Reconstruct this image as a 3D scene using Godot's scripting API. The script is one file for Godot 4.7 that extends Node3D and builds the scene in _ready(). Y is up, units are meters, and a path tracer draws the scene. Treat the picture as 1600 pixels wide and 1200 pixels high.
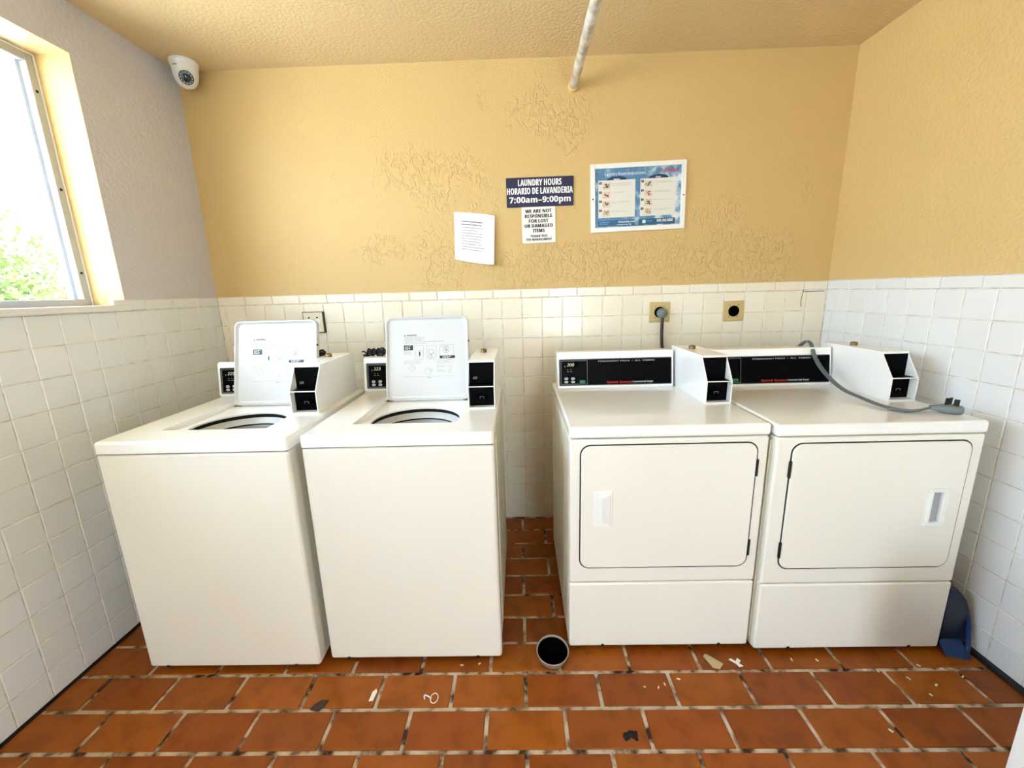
extends Node3D
# A small tiled laundry room: two top-loading washers, two dryers, signs on a stucco wall, daylight from a window on the left and unseen openings added behind the camera for fill.
# x runs right along the back wall, y up, z from the back wall towards the camera. Metres.

const W := 3.3142          # room width
const H := 2.4518          # ceiling height
const TILE_TOP := 1.3626   # upper edge of the wall tiling
const P := 0.1095          # wall tile pitch
const D := 3.62            # room depth
const WZ0 := 0.551         # window opening along the left wall
const WZ1 := 2.9
const WY0 := 1.337
const WY1 := 2.265
const FRONT := [[0.45, 0.74], [2.0, 2.6]]   # openings added behind the camera for fill light, under an added roof
const FY1 := 2.22

var M := {}
var taken := {}
var rng := RandomNumberGenerator.new()


# ---------------------------------------------------------------- mesh collector
class MB:
	var v := PackedVector3Array()
	var n := PackedVector3Array()
	var uv := PackedVector2Array()
	var T := Transform3D.IDENTITY

	func tri(a: Vector3, b: Vector3, c: Vector3, na: Vector3, nb: Vector3, nc: Vector3, ua := Vector2.ZERO, ub := Vector2.ZERO, uc := Vector2.ZERO) -> void:
		if (b - a).cross(c - a).dot(na + nb + nc) > 0.0:   # front faces run clockwise
			var t := b; b = c; c = t
			t = nb; nb = nc; nc = t
			var s := ub; ub = uc; uc = s
		for p in [a, b, c]:
			v.append(T * p)
		for q in [na, nb, nc]:
			n.append((T.basis * q).normalized())
		for w in [ua, ub, uc]:
			uv.append(w)

	func quad(a: Vector3, b: Vector3, c: Vector3, d: Vector3, nn: Vector3, flip_uv := false) -> void:
		tri(a, b, c, nn, nn, nn, Vector2(0, 1), Vector2(1, 1), Vector2(1, 0))
		tri(a, c, d, nn, nn, nn, Vector2(0, 1), Vector2(1, 0), Vector2(0, 0))

	func facing(a: Vector3, b: Vector3, c: Vector3, d: Vector3, towards: Vector3) -> void:
		var nn := (c - a).cross(d - b).normalized()
		if nn.dot(towards) < 0.0:
			nn = -nn
		quad(a, b, c, d, nn)

	func box(lo: Vector3, hi: Vector3) -> void:
		var x0 := lo.x; var y0 := lo.y; var z0 := lo.z
		var x1 := hi.x; var y1 := hi.y; var z1 := hi.z
		quad(Vector3(x0, y0, z1), Vector3(x1, y0, z1), Vector3(x1, y1, z1), Vector3(x0, y1, z1), Vector3(0, 0, 1))
		quad(Vector3(x1, y0, z0), Vector3(x0, y0, z0), Vector3(x0, y1, z0), Vector3(x1, y1, z0), Vector3(0, 0, -1))
		quad(Vector3(x1, y0, z1), Vector3(x1, y0, z0), Vector3(x1, y1, z0), Vector3(x1, y1, z1), Vector3(1, 0, 0))
		quad(Vector3(x0, y0, z0), Vector3(x0, y0, z1), Vector3(x0, y1, z1), Vector3(x0, y1, z0), Vector3(-1, 0, 0))
		quad(Vector3(x0, y1, z1), Vector3(x1, y1, z1), Vector3(x1, y1, z0), Vector3(x0, y1, z0), Vector3(0, 1, 0))
		quad(Vector3(x0, y0, z0), Vector3(x1, y0, z0), Vector3(x1, y0, z1), Vector3(x0, y0, z1), Vector3(0, -1, 0))

	func rb(lo: Vector3, hi: Vector3, r: float, k := 3) -> void:     # box with rounded edges
		var c := (lo + hi) / 2.0
		var h := (hi - lo) / 2.0
		r = minf(r, minf(h.x, minf(h.y, h.z)) * 0.98)
		var axes := [[0, 1, 2], [1, 2, 0], [2, 0, 1]]
		for ax in axes:
			for s in [-1.0, 1.0]:
				var cu := _cuts(h[ax[1]], r, k)
				var cw := _cuts(h[ax[2]], r, k)
				var pos := []
				var nor := []
				for a in cu:
					var rp := []
					var rn := []
					for b in cw:
						var p := Vector3.ZERO
						p[ax[0]] = s * h[ax[0]]; p[ax[1]] = a; p[ax[2]] = b
						var inner := Vector3(clampf(p.x, -h.x + r, h.x - r), clampf(p.y, -h.y + r, h.y - r), clampf(p.z, -h.z + r, h.z - r))
						var d := (p - inner).normalized()
						rp.append(c + inner + d * r); rn.append(d)
					pos.append(rp); nor.append(rn)
				for i in cu.size() - 1:
					for j in cw.size() - 1:
						tri(pos[i][j], pos[i + 1][j], pos[i + 1][j + 1], nor[i][j], nor[i + 1][j], nor[i + 1][j + 1])
						tri(pos[i][j], pos[i + 1][j + 1], pos[i][j + 1], nor[i][j], nor[i + 1][j + 1], nor[i][j + 1])

	func _cuts(h: float, r: float, k: int) -> Array:
		var out := []
		for i in k + 1:
			out.append(-h + r - r * tan(PI / 4 * (1.0 - float(i) / k)))
		for i in k + 1:
			out.append(h - r + r * tan(PI / 4 * float(i) / k))
		return out

	func loft(rings: Array, smooth := false, cap0 := true, cap1 := true, flip := false, closed := true) -> void:
		var m: int = rings[0].size()
		var last := m if closed else m - 1
		var mid := Vector3.ZERO
		for r in rings:
			for p in r:
				mid += p
		mid /= float(rings.size() * m)
		var fn := []
		var vol := 0.0
		for i in rings.size() - 1:
			var row := []
			for j in last:
				var a: Vector3 = rings[i][j]
				var b: Vector3 = rings[i][(j + 1) % m]
				var c: Vector3 = rings[i + 1][(j + 1) % m]
				var d: Vector3 = rings[i + 1][j]
				var q := (c - a).cross(d - b)
				vol += q.dot((a + b + c + d) / 4.0 - mid)
				row.append(q)
			fn.append(row)
		var sgn := 1.0 if vol >= 0.0 else -1.0
		if flip:
			sgn = -sgn
		for i in rings.size() - 1:
			for j in last:
				var a: Vector3 = rings[i][j]
				var b: Vector3 = rings[i][(j + 1) % m]
				var c: Vector3 = rings[i + 1][(j + 1) % m]
				var d: Vector3 = rings[i + 1][j]
				var na: Vector3 = (fn[i][j] * sgn).normalized()
				var nb := na
				var nc := na
				var nd := na
				if smooth:
					na = _vn(fn, i, j, last, closed) * sgn
					nb = _vn(fn, i, j + 1, last, closed) * sgn
					nc = _vn(fn, i + 1, j + 1, last, closed) * sgn
					nd = _vn(fn, i + 1, j, last, closed) * sgn
				tri(a, b, c, na, nb, nc)
				tri(a, c, d, na, nc, nd)
		if cap0:
			_cap(rings[0], mid)
		if cap1:
			_cap(rings[-1], mid)

	func _vn(fn: Array, i: int, j: int, last: int, closed: bool) -> Vector3:
		var s := Vector3.ZERO
		for di in [-1, 0]:
			for dj in [-1, 0]:
				var ii: int = i + di
				var jj: int = j + dj
				if ii < 0 or ii >= fn.size():
					continue
				if closed:
					jj = posmod(jj, last)
				elif jj < 0 or jj >= last:
					continue
				s += fn[ii][jj].normalized()
		return s.normalized()

	func _cap(ring, mid: Vector3) -> void:
		var c := Vector3.ZERO
		for p in ring:
			c += p
		c /= ring.size()
		var nn := Vector3.ZERO
		for j in ring.size():
			nn += (ring[j] - c).cross(ring[(j + 1) % ring.size()] - c)
		nn = nn.normalized()
		if nn.dot(c - mid) < 0.0:
			nn = -nn
		for j in ring.size():
			tri(c, ring[j], ring[(j + 1) % ring.size()], nn, nn, nn)

	func tube(pts: Array, r: float, k := 10, caps := true, flat := 1.0) -> void:
		var rings := []
		var up := Vector3.UP
		for i in pts.size():
			var t: Vector3 = (pts[mini(i + 1, pts.size() - 1)] - pts[maxi(i - 1, 0)]).normalized()
			var sx := up.cross(t)
			if sx.length() < 0.05:
				sx = Vector3.RIGHT.cross(t)
			sx = sx.normalized()
			var sy := t.cross(sx).normalized()
			up = sy
			var ring := PackedVector3Array()
			for j in k:
				var a := TAU * j / k
				ring.append(pts[i] + sx * cos(a) * r + sy * sin(a) * r * flat)
			rings.append(ring)
		loft(rings, true, caps, caps)

	func lathe(profile: Array, k := 24, cap0 := false, cap1 := false, flip := false, smooth := true) -> void:   # profile of (radius, height) about y
		var rings := []
		for q in profile:
			var ring := PackedVector3Array()
			for j in k:
				var a := TAU * j / k
				ring.append(Vector3(cos(a) * q.x, q.y, sin(a) * q.x))
			rings.append(ring)
		loft(rings, smooth, cap0, cap1, flip)

	func plate(outline: PackedVector2Array, z0: float, z1: float, bevel := 0.0, inset := 1.0) -> void:   # convex outline in xy, front at z1
		var c := Vector2.ZERO
		for p in outline:
			c += p
		c /= outline.size()
		var a := PackedVector3Array(); var b := PackedVector3Array(); var t := PackedVector3Array()
		for p in outline:
			a.append(Vector3(p.x, p.y, z0)); b.append(Vector3(p.x, p.y, z1 - bevel))
			var d := (p - c)
			var s := Vector2(signf(d.x) * maxf(absf(d.x) - bevel * inset, 0.0), signf(d.y) * maxf(absf(d.y) - bevel * inset, 0.0))
			t.append(Vector3(c.x + s.x, c.y + s.y, z1))
		if bevel > 0.0:
			loft([a, b, t])
		else:
			loft([a, b])

	func prism(outline: PackedVector2Array, lo: float, hi: float) -> void:    # any outline in xy, pulled along z
		var idx := Geometry2D.triangulate_polygon(outline)
		for i in range(0, idx.size(), 3):
			for e in [[hi, Vector3(0, 0, 1)], [lo, Vector3(0, 0, -1)]]:
				var q := []
				for k in 3:
					var p := outline[idx[i + k]]
					q.append(Vector3(p.x, p.y, e[0]))
				tri(q[0], q[1], q[2], e[1], e[1], e[1])
		var area := 0.0
		for i in outline.size():
			area += outline[i].cross(outline[(i + 1) % outline.size()])
		for i in outline.size():
			var a := outline[i]
			var b := outline[(i + 1) % outline.size()]
			var d := (b - a).normalized()
			var nn := Vector3(d.y, -d.x, 0) * signf(area)
			quad(Vector3(a.x, a.y, lo), Vector3(b.x, b.y, lo), Vector3(b.x, b.y, hi), Vector3(a.x, a.y, hi), nn)

	func mesh() -> ArrayMesh:
		var arr := []
		arr.resize(Mesh.ARRAY_MAX)
		arr[Mesh.ARRAY_VERTEX] = v
		arr[Mesh.ARRAY_NORMAL] = n
		arr[Mesh.ARRAY_TEX_UV] = uv
		var am := ArrayMesh.new()
		am.add_surface_from_arrays(Mesh.PRIMITIVE_TRIANGLES, arr)
		return am


func rrect(x0: float, y0: float, x1: float, y1: float, r: float, k := 5) -> PackedVector2Array:
	var out := PackedVector2Array()
	for c in [[x1 - r, y1 - r, 0.0], [x0 + r, y1 - r, 0.25], [x0 + r, y0 + r, 0.5], [x1 - r, y0 + r, 0.75]]:
		for i in k + 1:
			var a: float = TAU * (c[2] + 0.25 * i / k)
			out.append(Vector2(c[0] + cos(a) * r, c[1] + sin(a) * r))
	return out


func flat_ring(outline: PackedVector2Array, y: float) -> PackedVector3Array:
	var out := PackedVector3Array()
	for p in outline:
		out.append(Vector3(p.x, y, p.y))
	return out


# ---------------------------------------------------------------- nodes
func numbered(called: String) -> String:
	if not taken.has(called):
		taken[called] = 0
		return called
	taken[called] += 1
	return "%s_%03d" % [called, taken[called]]


func thing(called: String, label: String, category: String, at := Vector3.ZERO, group := "") -> Node3D:
	var o := Node3D.new()
	o.name = numbered(called)
	o.position = at
	tag(o, label, category, group)
	add_child(o, true)
	return o


func tag(o: Node, label: String, category: String, group := "") -> Node:
	o.set_meta("label", label)
	if category != "":
		o.set_meta("category", category)
	if group != "":
		o.set_meta("group", group)
	return o


func put(called: String, shape, mat: Material, parent: Node = null) -> MeshInstance3D:
	var o := MeshInstance3D.new()
	o.mesh = shape.mesh() if shape is MB else shape
	o.material_override = mat
	if parent == null:
		o.name = numbered(called)
		add_child(o, true)
	else:
		o.name = called
		parent.add_child(o, true)
	return o


func struct(called: String, shape, mat: Material, label: String, category: String) -> MeshInstance3D:
	var o := MeshInstance3D.new()
	o.name = called
	o.mesh = shape.mesh() if shape is MB else shape
	o.material_override = mat
	o.set_meta("kind", "structure")
	tag(o, label, category)
	add_child(o, true)
	return o


func words(text: String, size: Vector2, centre: Vector3, mat: Material, parent: Node, bold := true, depth := 0.0008, basis := Basis.IDENTITY, called := "lettering", heavy := 0) -> MeshInstance3D:
	var f := SystemFont.new()
	f.font_names = PackedStringArray(["Droid Sans"])
	f.font_weight = 700 if bold else 400
	var t := TextMesh.new()
	t.font = f
	t.text = text
	t.font_size = 48
	t.pixel_size = 0.001
	t.depth = 0.01
	t.curve_step = 2.0
	var box := t.get_aabb()
	var o := put(called, t, mat, parent)
	var s := Vector3(size.x / box.size.x, size.y / box.size.y, depth / 0.01)
	o.transform = Transform3D(basis * Basis.from_scale(s), centre) * Transform3D(Basis.IDENTITY, -box.get_center())
	for k in heavy:      # thicker strokes: the same letters once more, a hair to the side
		var c := put(called, t, mat, parent)
		c.transform = o.transform
		c.position += basis * Vector3((0.0007 if k == 0 else -0.0007), 0.0002, 0.00005 * (k + 1)) * (1.0 if size.y > 0.012 else 0.6)
	return o


# ---------------------------------------------------------------- materials
func noise(freq: float, oct := 4, kind := FastNoiseLite.TYPE_SIMPLEX_SMOOTH, sd := 1) -> FastNoiseLite:
	var f := FastNoiseLite.new()
	f.noise_type = kind
	f.frequency = freq
	f.fractal_octaves = oct
	f.seed = sd
	return f


func noise_tex(freq: float, colours: Array, stops: Array, size := 512, oct := 4, sd := 1, normal := false) -> NoiseTexture2D:
	var t := NoiseTexture2D.new()
	t.width = size
	t.height = size
	t.seamless = true
	t.noise = noise(freq, oct, FastNoiseLite.TYPE_SIMPLEX_SMOOTH, sd)
	if colours.size() > 0:
		var g := Gradient.new()
		g.offsets = PackedFloat32Array(stops)
		g.colors = PackedColorArray(colours)
		t.color_ramp = g
	return t


func plain(c: Color, rough := 0.5, metal := 0.0) -> StandardMaterial3D:
	var m := StandardMaterial3D.new()
	m.albedo_color = c
	m.roughness = rough
	m.metallic = metal
	return m


func tri_world(m: StandardMaterial3D, scale: float) -> StandardMaterial3D:
	m.uv1_triplanar = true
	m.uv1_world_triplanar = true
	m.uv1_scale = Vector3.ONE * scale
	return m


func make_materials() -> void:
	var orange_peel := noise_tex(0.045, [], [], 512, 4, 3)
	for a in [["tan_paint", Color(0.87, 0.745, 0.505)], ["left_grey", Color(0.81, 0.80, 0.82)], ["ceiling_paint", Color(0.87, 0.76, 0.57)]]:  # left wall coat is a cooler grey than the rest
		var m := plain(a[1], 0.62)
		m.heightmap_enabled = true
		m.heightmap_texture = orange_peel
		m.heightmap_scale = 0.16
		M[a[0]] = tri_world(m, 2.2)
	var stucco := plain(Color(0.80, 0.675, 0.44), 0.58)
	stucco.heightmap_enabled = true
	stucco.heightmap_texture = stucco_relief()
	stucco.heightmap_scale = 0.9
	M.stucco = stucco
	# the same glazed wall tile, toned per wall to carry its light
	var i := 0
	for c in [Color(0.925, 0.93, 0.93), Color(0.92, 0.925, 0.92), Color(0.928, 0.935, 0.94)]:  # left wall: cool light tinted into the white
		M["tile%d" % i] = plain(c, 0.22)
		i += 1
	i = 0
	for c in [Color(0.935, 0.932, 0.922), Color(0.93, 0.926, 0.914), Color(0.94, 0.937, 0.93)]:  # right wall: bright window light tinted into the same tile
		M["window_lit_tile%d" % i] = plain(c, 0.22)
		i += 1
	i = 0
	for c in [Color(0.925, 0.885, 0.80), Color(0.92, 0.875, 0.785), Color(0.93, 0.895, 0.815)]:  # back wall: warm bounce light tinted into the same tile
		M["bounce_lit_tile%d" % i] = plain(c, 0.22)
		i += 1
	M.wall_grout = tri_world(plain(Color(0.80, 0.76, 0.68), 0.9), 3.0)
	M.wall_grout.albedo_color = Color.WHITE
	M.wall_grout.albedo_texture = noise_tex(0.02, [Color(0.80, 0.74, 0.64), Color(0.89, 0.86, 0.79), Color(0.93, 0.91, 0.87)], [0.25, 0.5, 0.75], 256, 4, 9)
	# terracotta
	var terra := noise_tex(0.012, [Color(0.88, 0.86, 0.84), Color(0.97, 0.97, 0.97), Color(1, 1, 1)], [0.2, 0.5, 0.8], 512, 6, 21)
	var speck := noise_tex(0.09, [], [], 256, 3, 5)
	i = 0
	for c in [Color(0.60, 0.315, 0.07), Color(0.57, 0.29, 0.065), Color(0.625, 0.335, 0.085), Color(0.54, 0.265, 0.06), Color(0.585, 0.29, 0.075)]:
		var m := plain(c, 0.28)
		m.albedo_texture = terra
		m.metallic_specular = 0.36
		m.heightmap_enabled = true
		m.heightmap_texture = speck
		m.heightmap_scale = 0.03
		M["terra%d" % i] = tri_world(m, 1.7)
		i += 1
	var grout := plain(Color.WHITE, 0.95)
	grout.albedo_texture = noise_tex(0.018, [Color(0.20, 0.13, 0.09), Color(0.52, 0.42, 0.33), Color(0.74, 0.67, 0.58), Color(0.82, 0.77, 0.70)], [0.2, 0.34, 0.5, 0.8], 512, 5, 33)
	grout.heightmap_enabled = true
	grout.heightmap_texture = speck
	grout.heightmap_scale = 0.2
	M.floor_grout = tri_world(grout, 1.3)
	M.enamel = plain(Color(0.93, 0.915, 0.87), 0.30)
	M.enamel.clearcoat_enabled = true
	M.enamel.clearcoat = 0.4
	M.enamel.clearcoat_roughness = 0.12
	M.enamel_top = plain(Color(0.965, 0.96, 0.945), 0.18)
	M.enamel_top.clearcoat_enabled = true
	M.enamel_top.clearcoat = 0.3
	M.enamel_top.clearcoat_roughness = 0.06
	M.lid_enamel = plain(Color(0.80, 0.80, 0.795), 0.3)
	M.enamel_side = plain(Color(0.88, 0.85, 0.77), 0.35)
	M.white_plastic = plain(Color(0.93, 0.93, 0.91), 0.4)
	M.grey_plastic = plain(Color(0.80, 0.81, 0.81), 0.4)
	M.basket = plain(Color(0.62, 0.63, 0.63), 0.45, 0.2)
	M.steel = plain(Color(0.62, 0.63, 0.64), 0.38, 0.7)
	M.dark_gap = plain(Color(0.04, 0.035, 0.03), 0.8)
	M.black_gloss = plain(Color(0.015, 0.015, 0.017), 0.4)
	M.black_gloss.metallic_specular = 0.14
	M.black_matt = plain(Color(0.008, 0.008, 0.008), 0.6)
	M.black_matt.metallic_specular = 0.1
	M.black_rubber = plain(Color(0.03, 0.03, 0.035), 0.6)
	M.panel_border = plain(Color(0.34, 0.35, 0.36), 0.35)
	M.panel_line = plain(Color(0.55, 0.57, 0.58), 0.4)
	M.digit = plain(Color(0.95, 0.93, 0.78), 0.5)
	M.white_ink = plain(Color(0.93, 0.93, 0.92), 0.6)
	M.grey_ink = plain(Color(0.62, 0.62, 0.62), 0.6)
	M.red_ink = plain(Color(0.80, 0.10, 0.12), 0.6)
	M.black_ink = plain(Color(0.05, 0.05, 0.05), 0.7)
	M.green_button = plain(Color(0.05, 0.45, 0.32), 0.5)
	M.brass = plain(Color(0.50, 0.42, 0.26), 0.4, 0.8)
	M.dark_metal = plain(Color(0.20, 0.18, 0.17), 0.45, 0.8)
	M.navy = plain(Color(0.05, 0.055, 0.24), 0.45)
	M.paper = plain(Color(0.94, 0.935, 0.92), 0.85)
	M.white_frame = plain(Color(0.93, 0.92, 0.90), 0.45)
	M.beige_plate = plain(Color(0.76, 0.67, 0.45), 0.45)
	M.cream_plate = plain(Color(0.88, 0.84, 0.72), 0.5)
	M.cord_grey = plain(Color(0.38, 0.42, 0.43), 0.5)
	M.plug_grey = plain(Color(0.44, 0.48, 0.48), 0.45)
	M.cord_brown = plain(Color(0.25, 0.20, 0.16), 0.55)
	M.aluminium = plain(Color(0.68, 0.69, 0.71), 0.45, 0.35)
	M.blue_plastic = plain(Color(0.02, 0.075, 0.18), 0.4)
	M.blue_rim_highlight = plain(Color(0.05, 0.18, 0.37), 0.35)  # lighter copy of the blue, a highlight painted onto rim and lip
	M.duct = plain(Color(0.72, 0.70, 0.66), 0.35, 0.6)
	M.pipe = plain(Color.WHITE, 0.5)
	M.pipe.albedo_texture = noise_tex(0.03, [Color(0.66, 0.58, 0.48), Color(0.82, 0.79, 0.74), Color(0.90, 0.88, 0.85)], [0.2, 0.45, 0.65], 256, 4, 44)
	tri_world(M.pipe, 1.5)
	M.dirt = plain(Color(0.07, 0.05, 0.04), 0.9)
	M.glass = plain(Color(1, 1, 1, 0.05), 0.02)
	M.glass.transparency = BaseMaterial3D.TRANSPARENCY_ALPHA
	M.lens = plain(Color(0.10, 0.15, 0.17), 0.08)
	M.leaf = plain(Color(0.26, 0.32, 0.03), 0.6)
	M.leaf.backlight_enabled = true
	M.leaf.backlight = Color(0.20, 0.25, 0.06)
	M.leaf.cull_mode = BaseMaterial3D.CULL_DISABLED
	M.bark = plain(Color(0.18, 0.15, 0.11), 0.9)
	M.lawn = tri_world(plain(Color(0.80, 0.79, 0.76), 0.95), 0.4)


# Trowelled stucco: smooth ground with patches of raised, torn-edged skim. 3.3142 x 1.09 m on 2048 x 674 pixels.
func stucco_relief() -> ImageTexture:
	var w := 2048
	var h := 674
	var a := noise(0.030, 3, FastNoiseLite.TYPE_SIMPLEX_SMOOTH, 11)
	a.domain_warp_enabled = true
	a.domain_warp_amplitude = 28.0
	a.domain_warp_frequency = 0.03
	var b := noise(0.0045, 3, FastNoiseLite.TYPE_SIMPLEX_SMOOTH, 12)
	var fine := noise(0.09, 3, FastNoiseLite.TYPE_SIMPLEX_SMOOTH, 13)
	var blobs := []     # patches seen in the photograph: x, y in metres, radii, weight
	for q in [[1.75, 2.20, 0.28, 0.13, 0.75], [1.00, 1.98, 0.20, 0.12, 0.7], [1.28, 1.95, 0.12, 0.16, 0.7], [1.95, 2.12, 0.10, 0.14, 0.6], [1.50, 1.85, 0.20, 0.16, 0.55], [0.55, 1.83, 0.18, 0.14, 0.2],
			[1.05, 1.60, 0.40, 0.10, 0.6], [1.65, 1.47, 0.60, 0.12, 0.65], [2.50, 1.50, 0.55, 0.14, 0.55], [2.75, 1.75, 0.22, 0.20, 0.35], [2.15, 1.50, 0.25, 0.12, 0.6], [3.1, 1.8, 0.12, 0.2, 0.3], [2.9, 1.45, 0.3, 0.1, 0.5]]:
		blobs.append(q)
	var im := Image.create_empty(w, h, false, Image.FORMAT_L8)
	for y in h:
		var my := H - 1.09 * y / h
		for x in w:
			var mx := W * x / w
			var g := -0.30
			for q in blobs:
				var e: float = pow((mx - q[0]) / q[2], 2.0) + pow((my - q[1]) / q[3], 2.0)
				if e < 4.0:
					g += q[4] * exp(-e)
			var mask := smoothstep(-0.05, 0.28, g + 0.55 * b.get_noise_2d(x, y))
			var s := 0.42 + 0.06 * fine.get_noise_2d(x * 1.6, y * 1.6)
			if mask > 0.01:
				var r := a.get_noise_2d(x * 1.1, y * 0.62)
				s += mask * (0.30 * smoothstep(-0.02, 0.05, r) * (1.0 - smoothstep(0.10, 0.34, r)) + 0.10 * smoothstep(0.22, 0.26, absf(r)))
			im.set_pixel(x, y, Color(s, s, s))
	return ImageTexture.create_from_image(im)


# ---------------------------------------------------------------- setting
func wall_tile_mesh(w: float, h: float, t := 0.007, b := 0.0022) -> ArrayMesh:   # front faces +z, centre at the front
	var m := MB.new()
	var hw := w / 2.0
	var hh := h / 2.0
	var o := [Vector3(-hw, -hh, -b), Vector3(hw, -hh, -b), Vector3(hw, hh, -b), Vector3(-hw, hh, -b)]
	var f := [Vector3(-hw + b, -hh + b, 0), Vector3(hw - b, -hh + b, 0), Vector3(hw - b, hh - b, 0), Vector3(-hw + b, hh - b, 0)]
	m.quad(f[0], f[1], f[2], f[3], Vector3(0, 0, 1))
	for i in 4:
		var j := (i + 1) % 4
		var e: Vector3 = (o[j] - o[i]).normalized()
		var out := e.cross(Vector3(0, 0, 1)).normalized()
		m.facing(o[i], o[j], f[j], f[i], out + Vector3(0, 0, 1))
		m.facing(o[i] - Vector3(0, 0, t), o[j] - Vector3(0, 0, t), o[j], o[i], out)
	return m.mesh()


func tile_wall(parent: Node3D, origin: Vector3, along: Vector3, normal: Vector3, length: float, first: float, single: Callable, tone := "tile") -> void:
	# rows counted downwards from the cap; «single» says whether the tile at (row, s) is a part of its own or joins the rest
	var basis := Basis(Vector3.UP.cross(normal), Vector3.UP, normal)
	var whole := wall_tile_mesh(P - 0.0028, P - 0.0028)
	var cap := wall_tile_mesh(0.1495, TILE_TOP - 12 * P - 0.003, 0.009, 0.003)
	var rest := MB.new()
	var cuts := [0.0]
	var s := first
	while s < length - 0.004:
		if s > 0.012:
			cuts.append(s)
		s += P
	cuts.append(length)
	for row in 12:
		for i in cuts.size() - 1:
			var wd: float = cuts[i + 1] - cuts[i]
			var c: Vector3 = origin + along * ((cuts[i] + cuts[i + 1]) / 2.0) + Vector3.UP * (P * (11.5 - row))
			if single.call(row, (cuts[i] + cuts[i + 1]) / 2.0):
				var mesh := whole if absf(wd - P) < 0.001 else wall_tile_mesh(wd - 0.0028, P - 0.0028)
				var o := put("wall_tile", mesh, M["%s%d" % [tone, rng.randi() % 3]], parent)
				var tilt := Basis.from_euler(Vector3(rng.randf_range(-1, 1), rng.randf_range(-1, 1), 0) * 0.0035)
				o.transform = Transform3D(basis * tilt, c + normal * rng.randf_range(-0.0006, 0.0004))
			else:
				rest.T = Transform3D(basis, c)
				rest.box(Vector3(-wd / 2 + 0.0017, -P / 2 + 0.0017, -0.007), Vector3(wd / 2 - 0.0017, P / 2 - 0.0017, 0))
	if rest.v.size() > 0:
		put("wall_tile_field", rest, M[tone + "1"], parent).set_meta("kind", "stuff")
	s = 0.0
	while s < length - 0.01:
		var l := minf(0.152, length - s)
		if single.call(-1, s + l / 2.0):
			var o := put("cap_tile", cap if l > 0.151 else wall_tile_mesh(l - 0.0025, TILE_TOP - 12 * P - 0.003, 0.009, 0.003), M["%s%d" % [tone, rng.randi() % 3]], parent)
			o.transform = Transform3D(basis, origin + along * (s + l / 2.0) + Vector3.UP * ((TILE_TOP + 12 * P) / 2.0) + normal * 0.0025)
		s += 0.152


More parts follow.
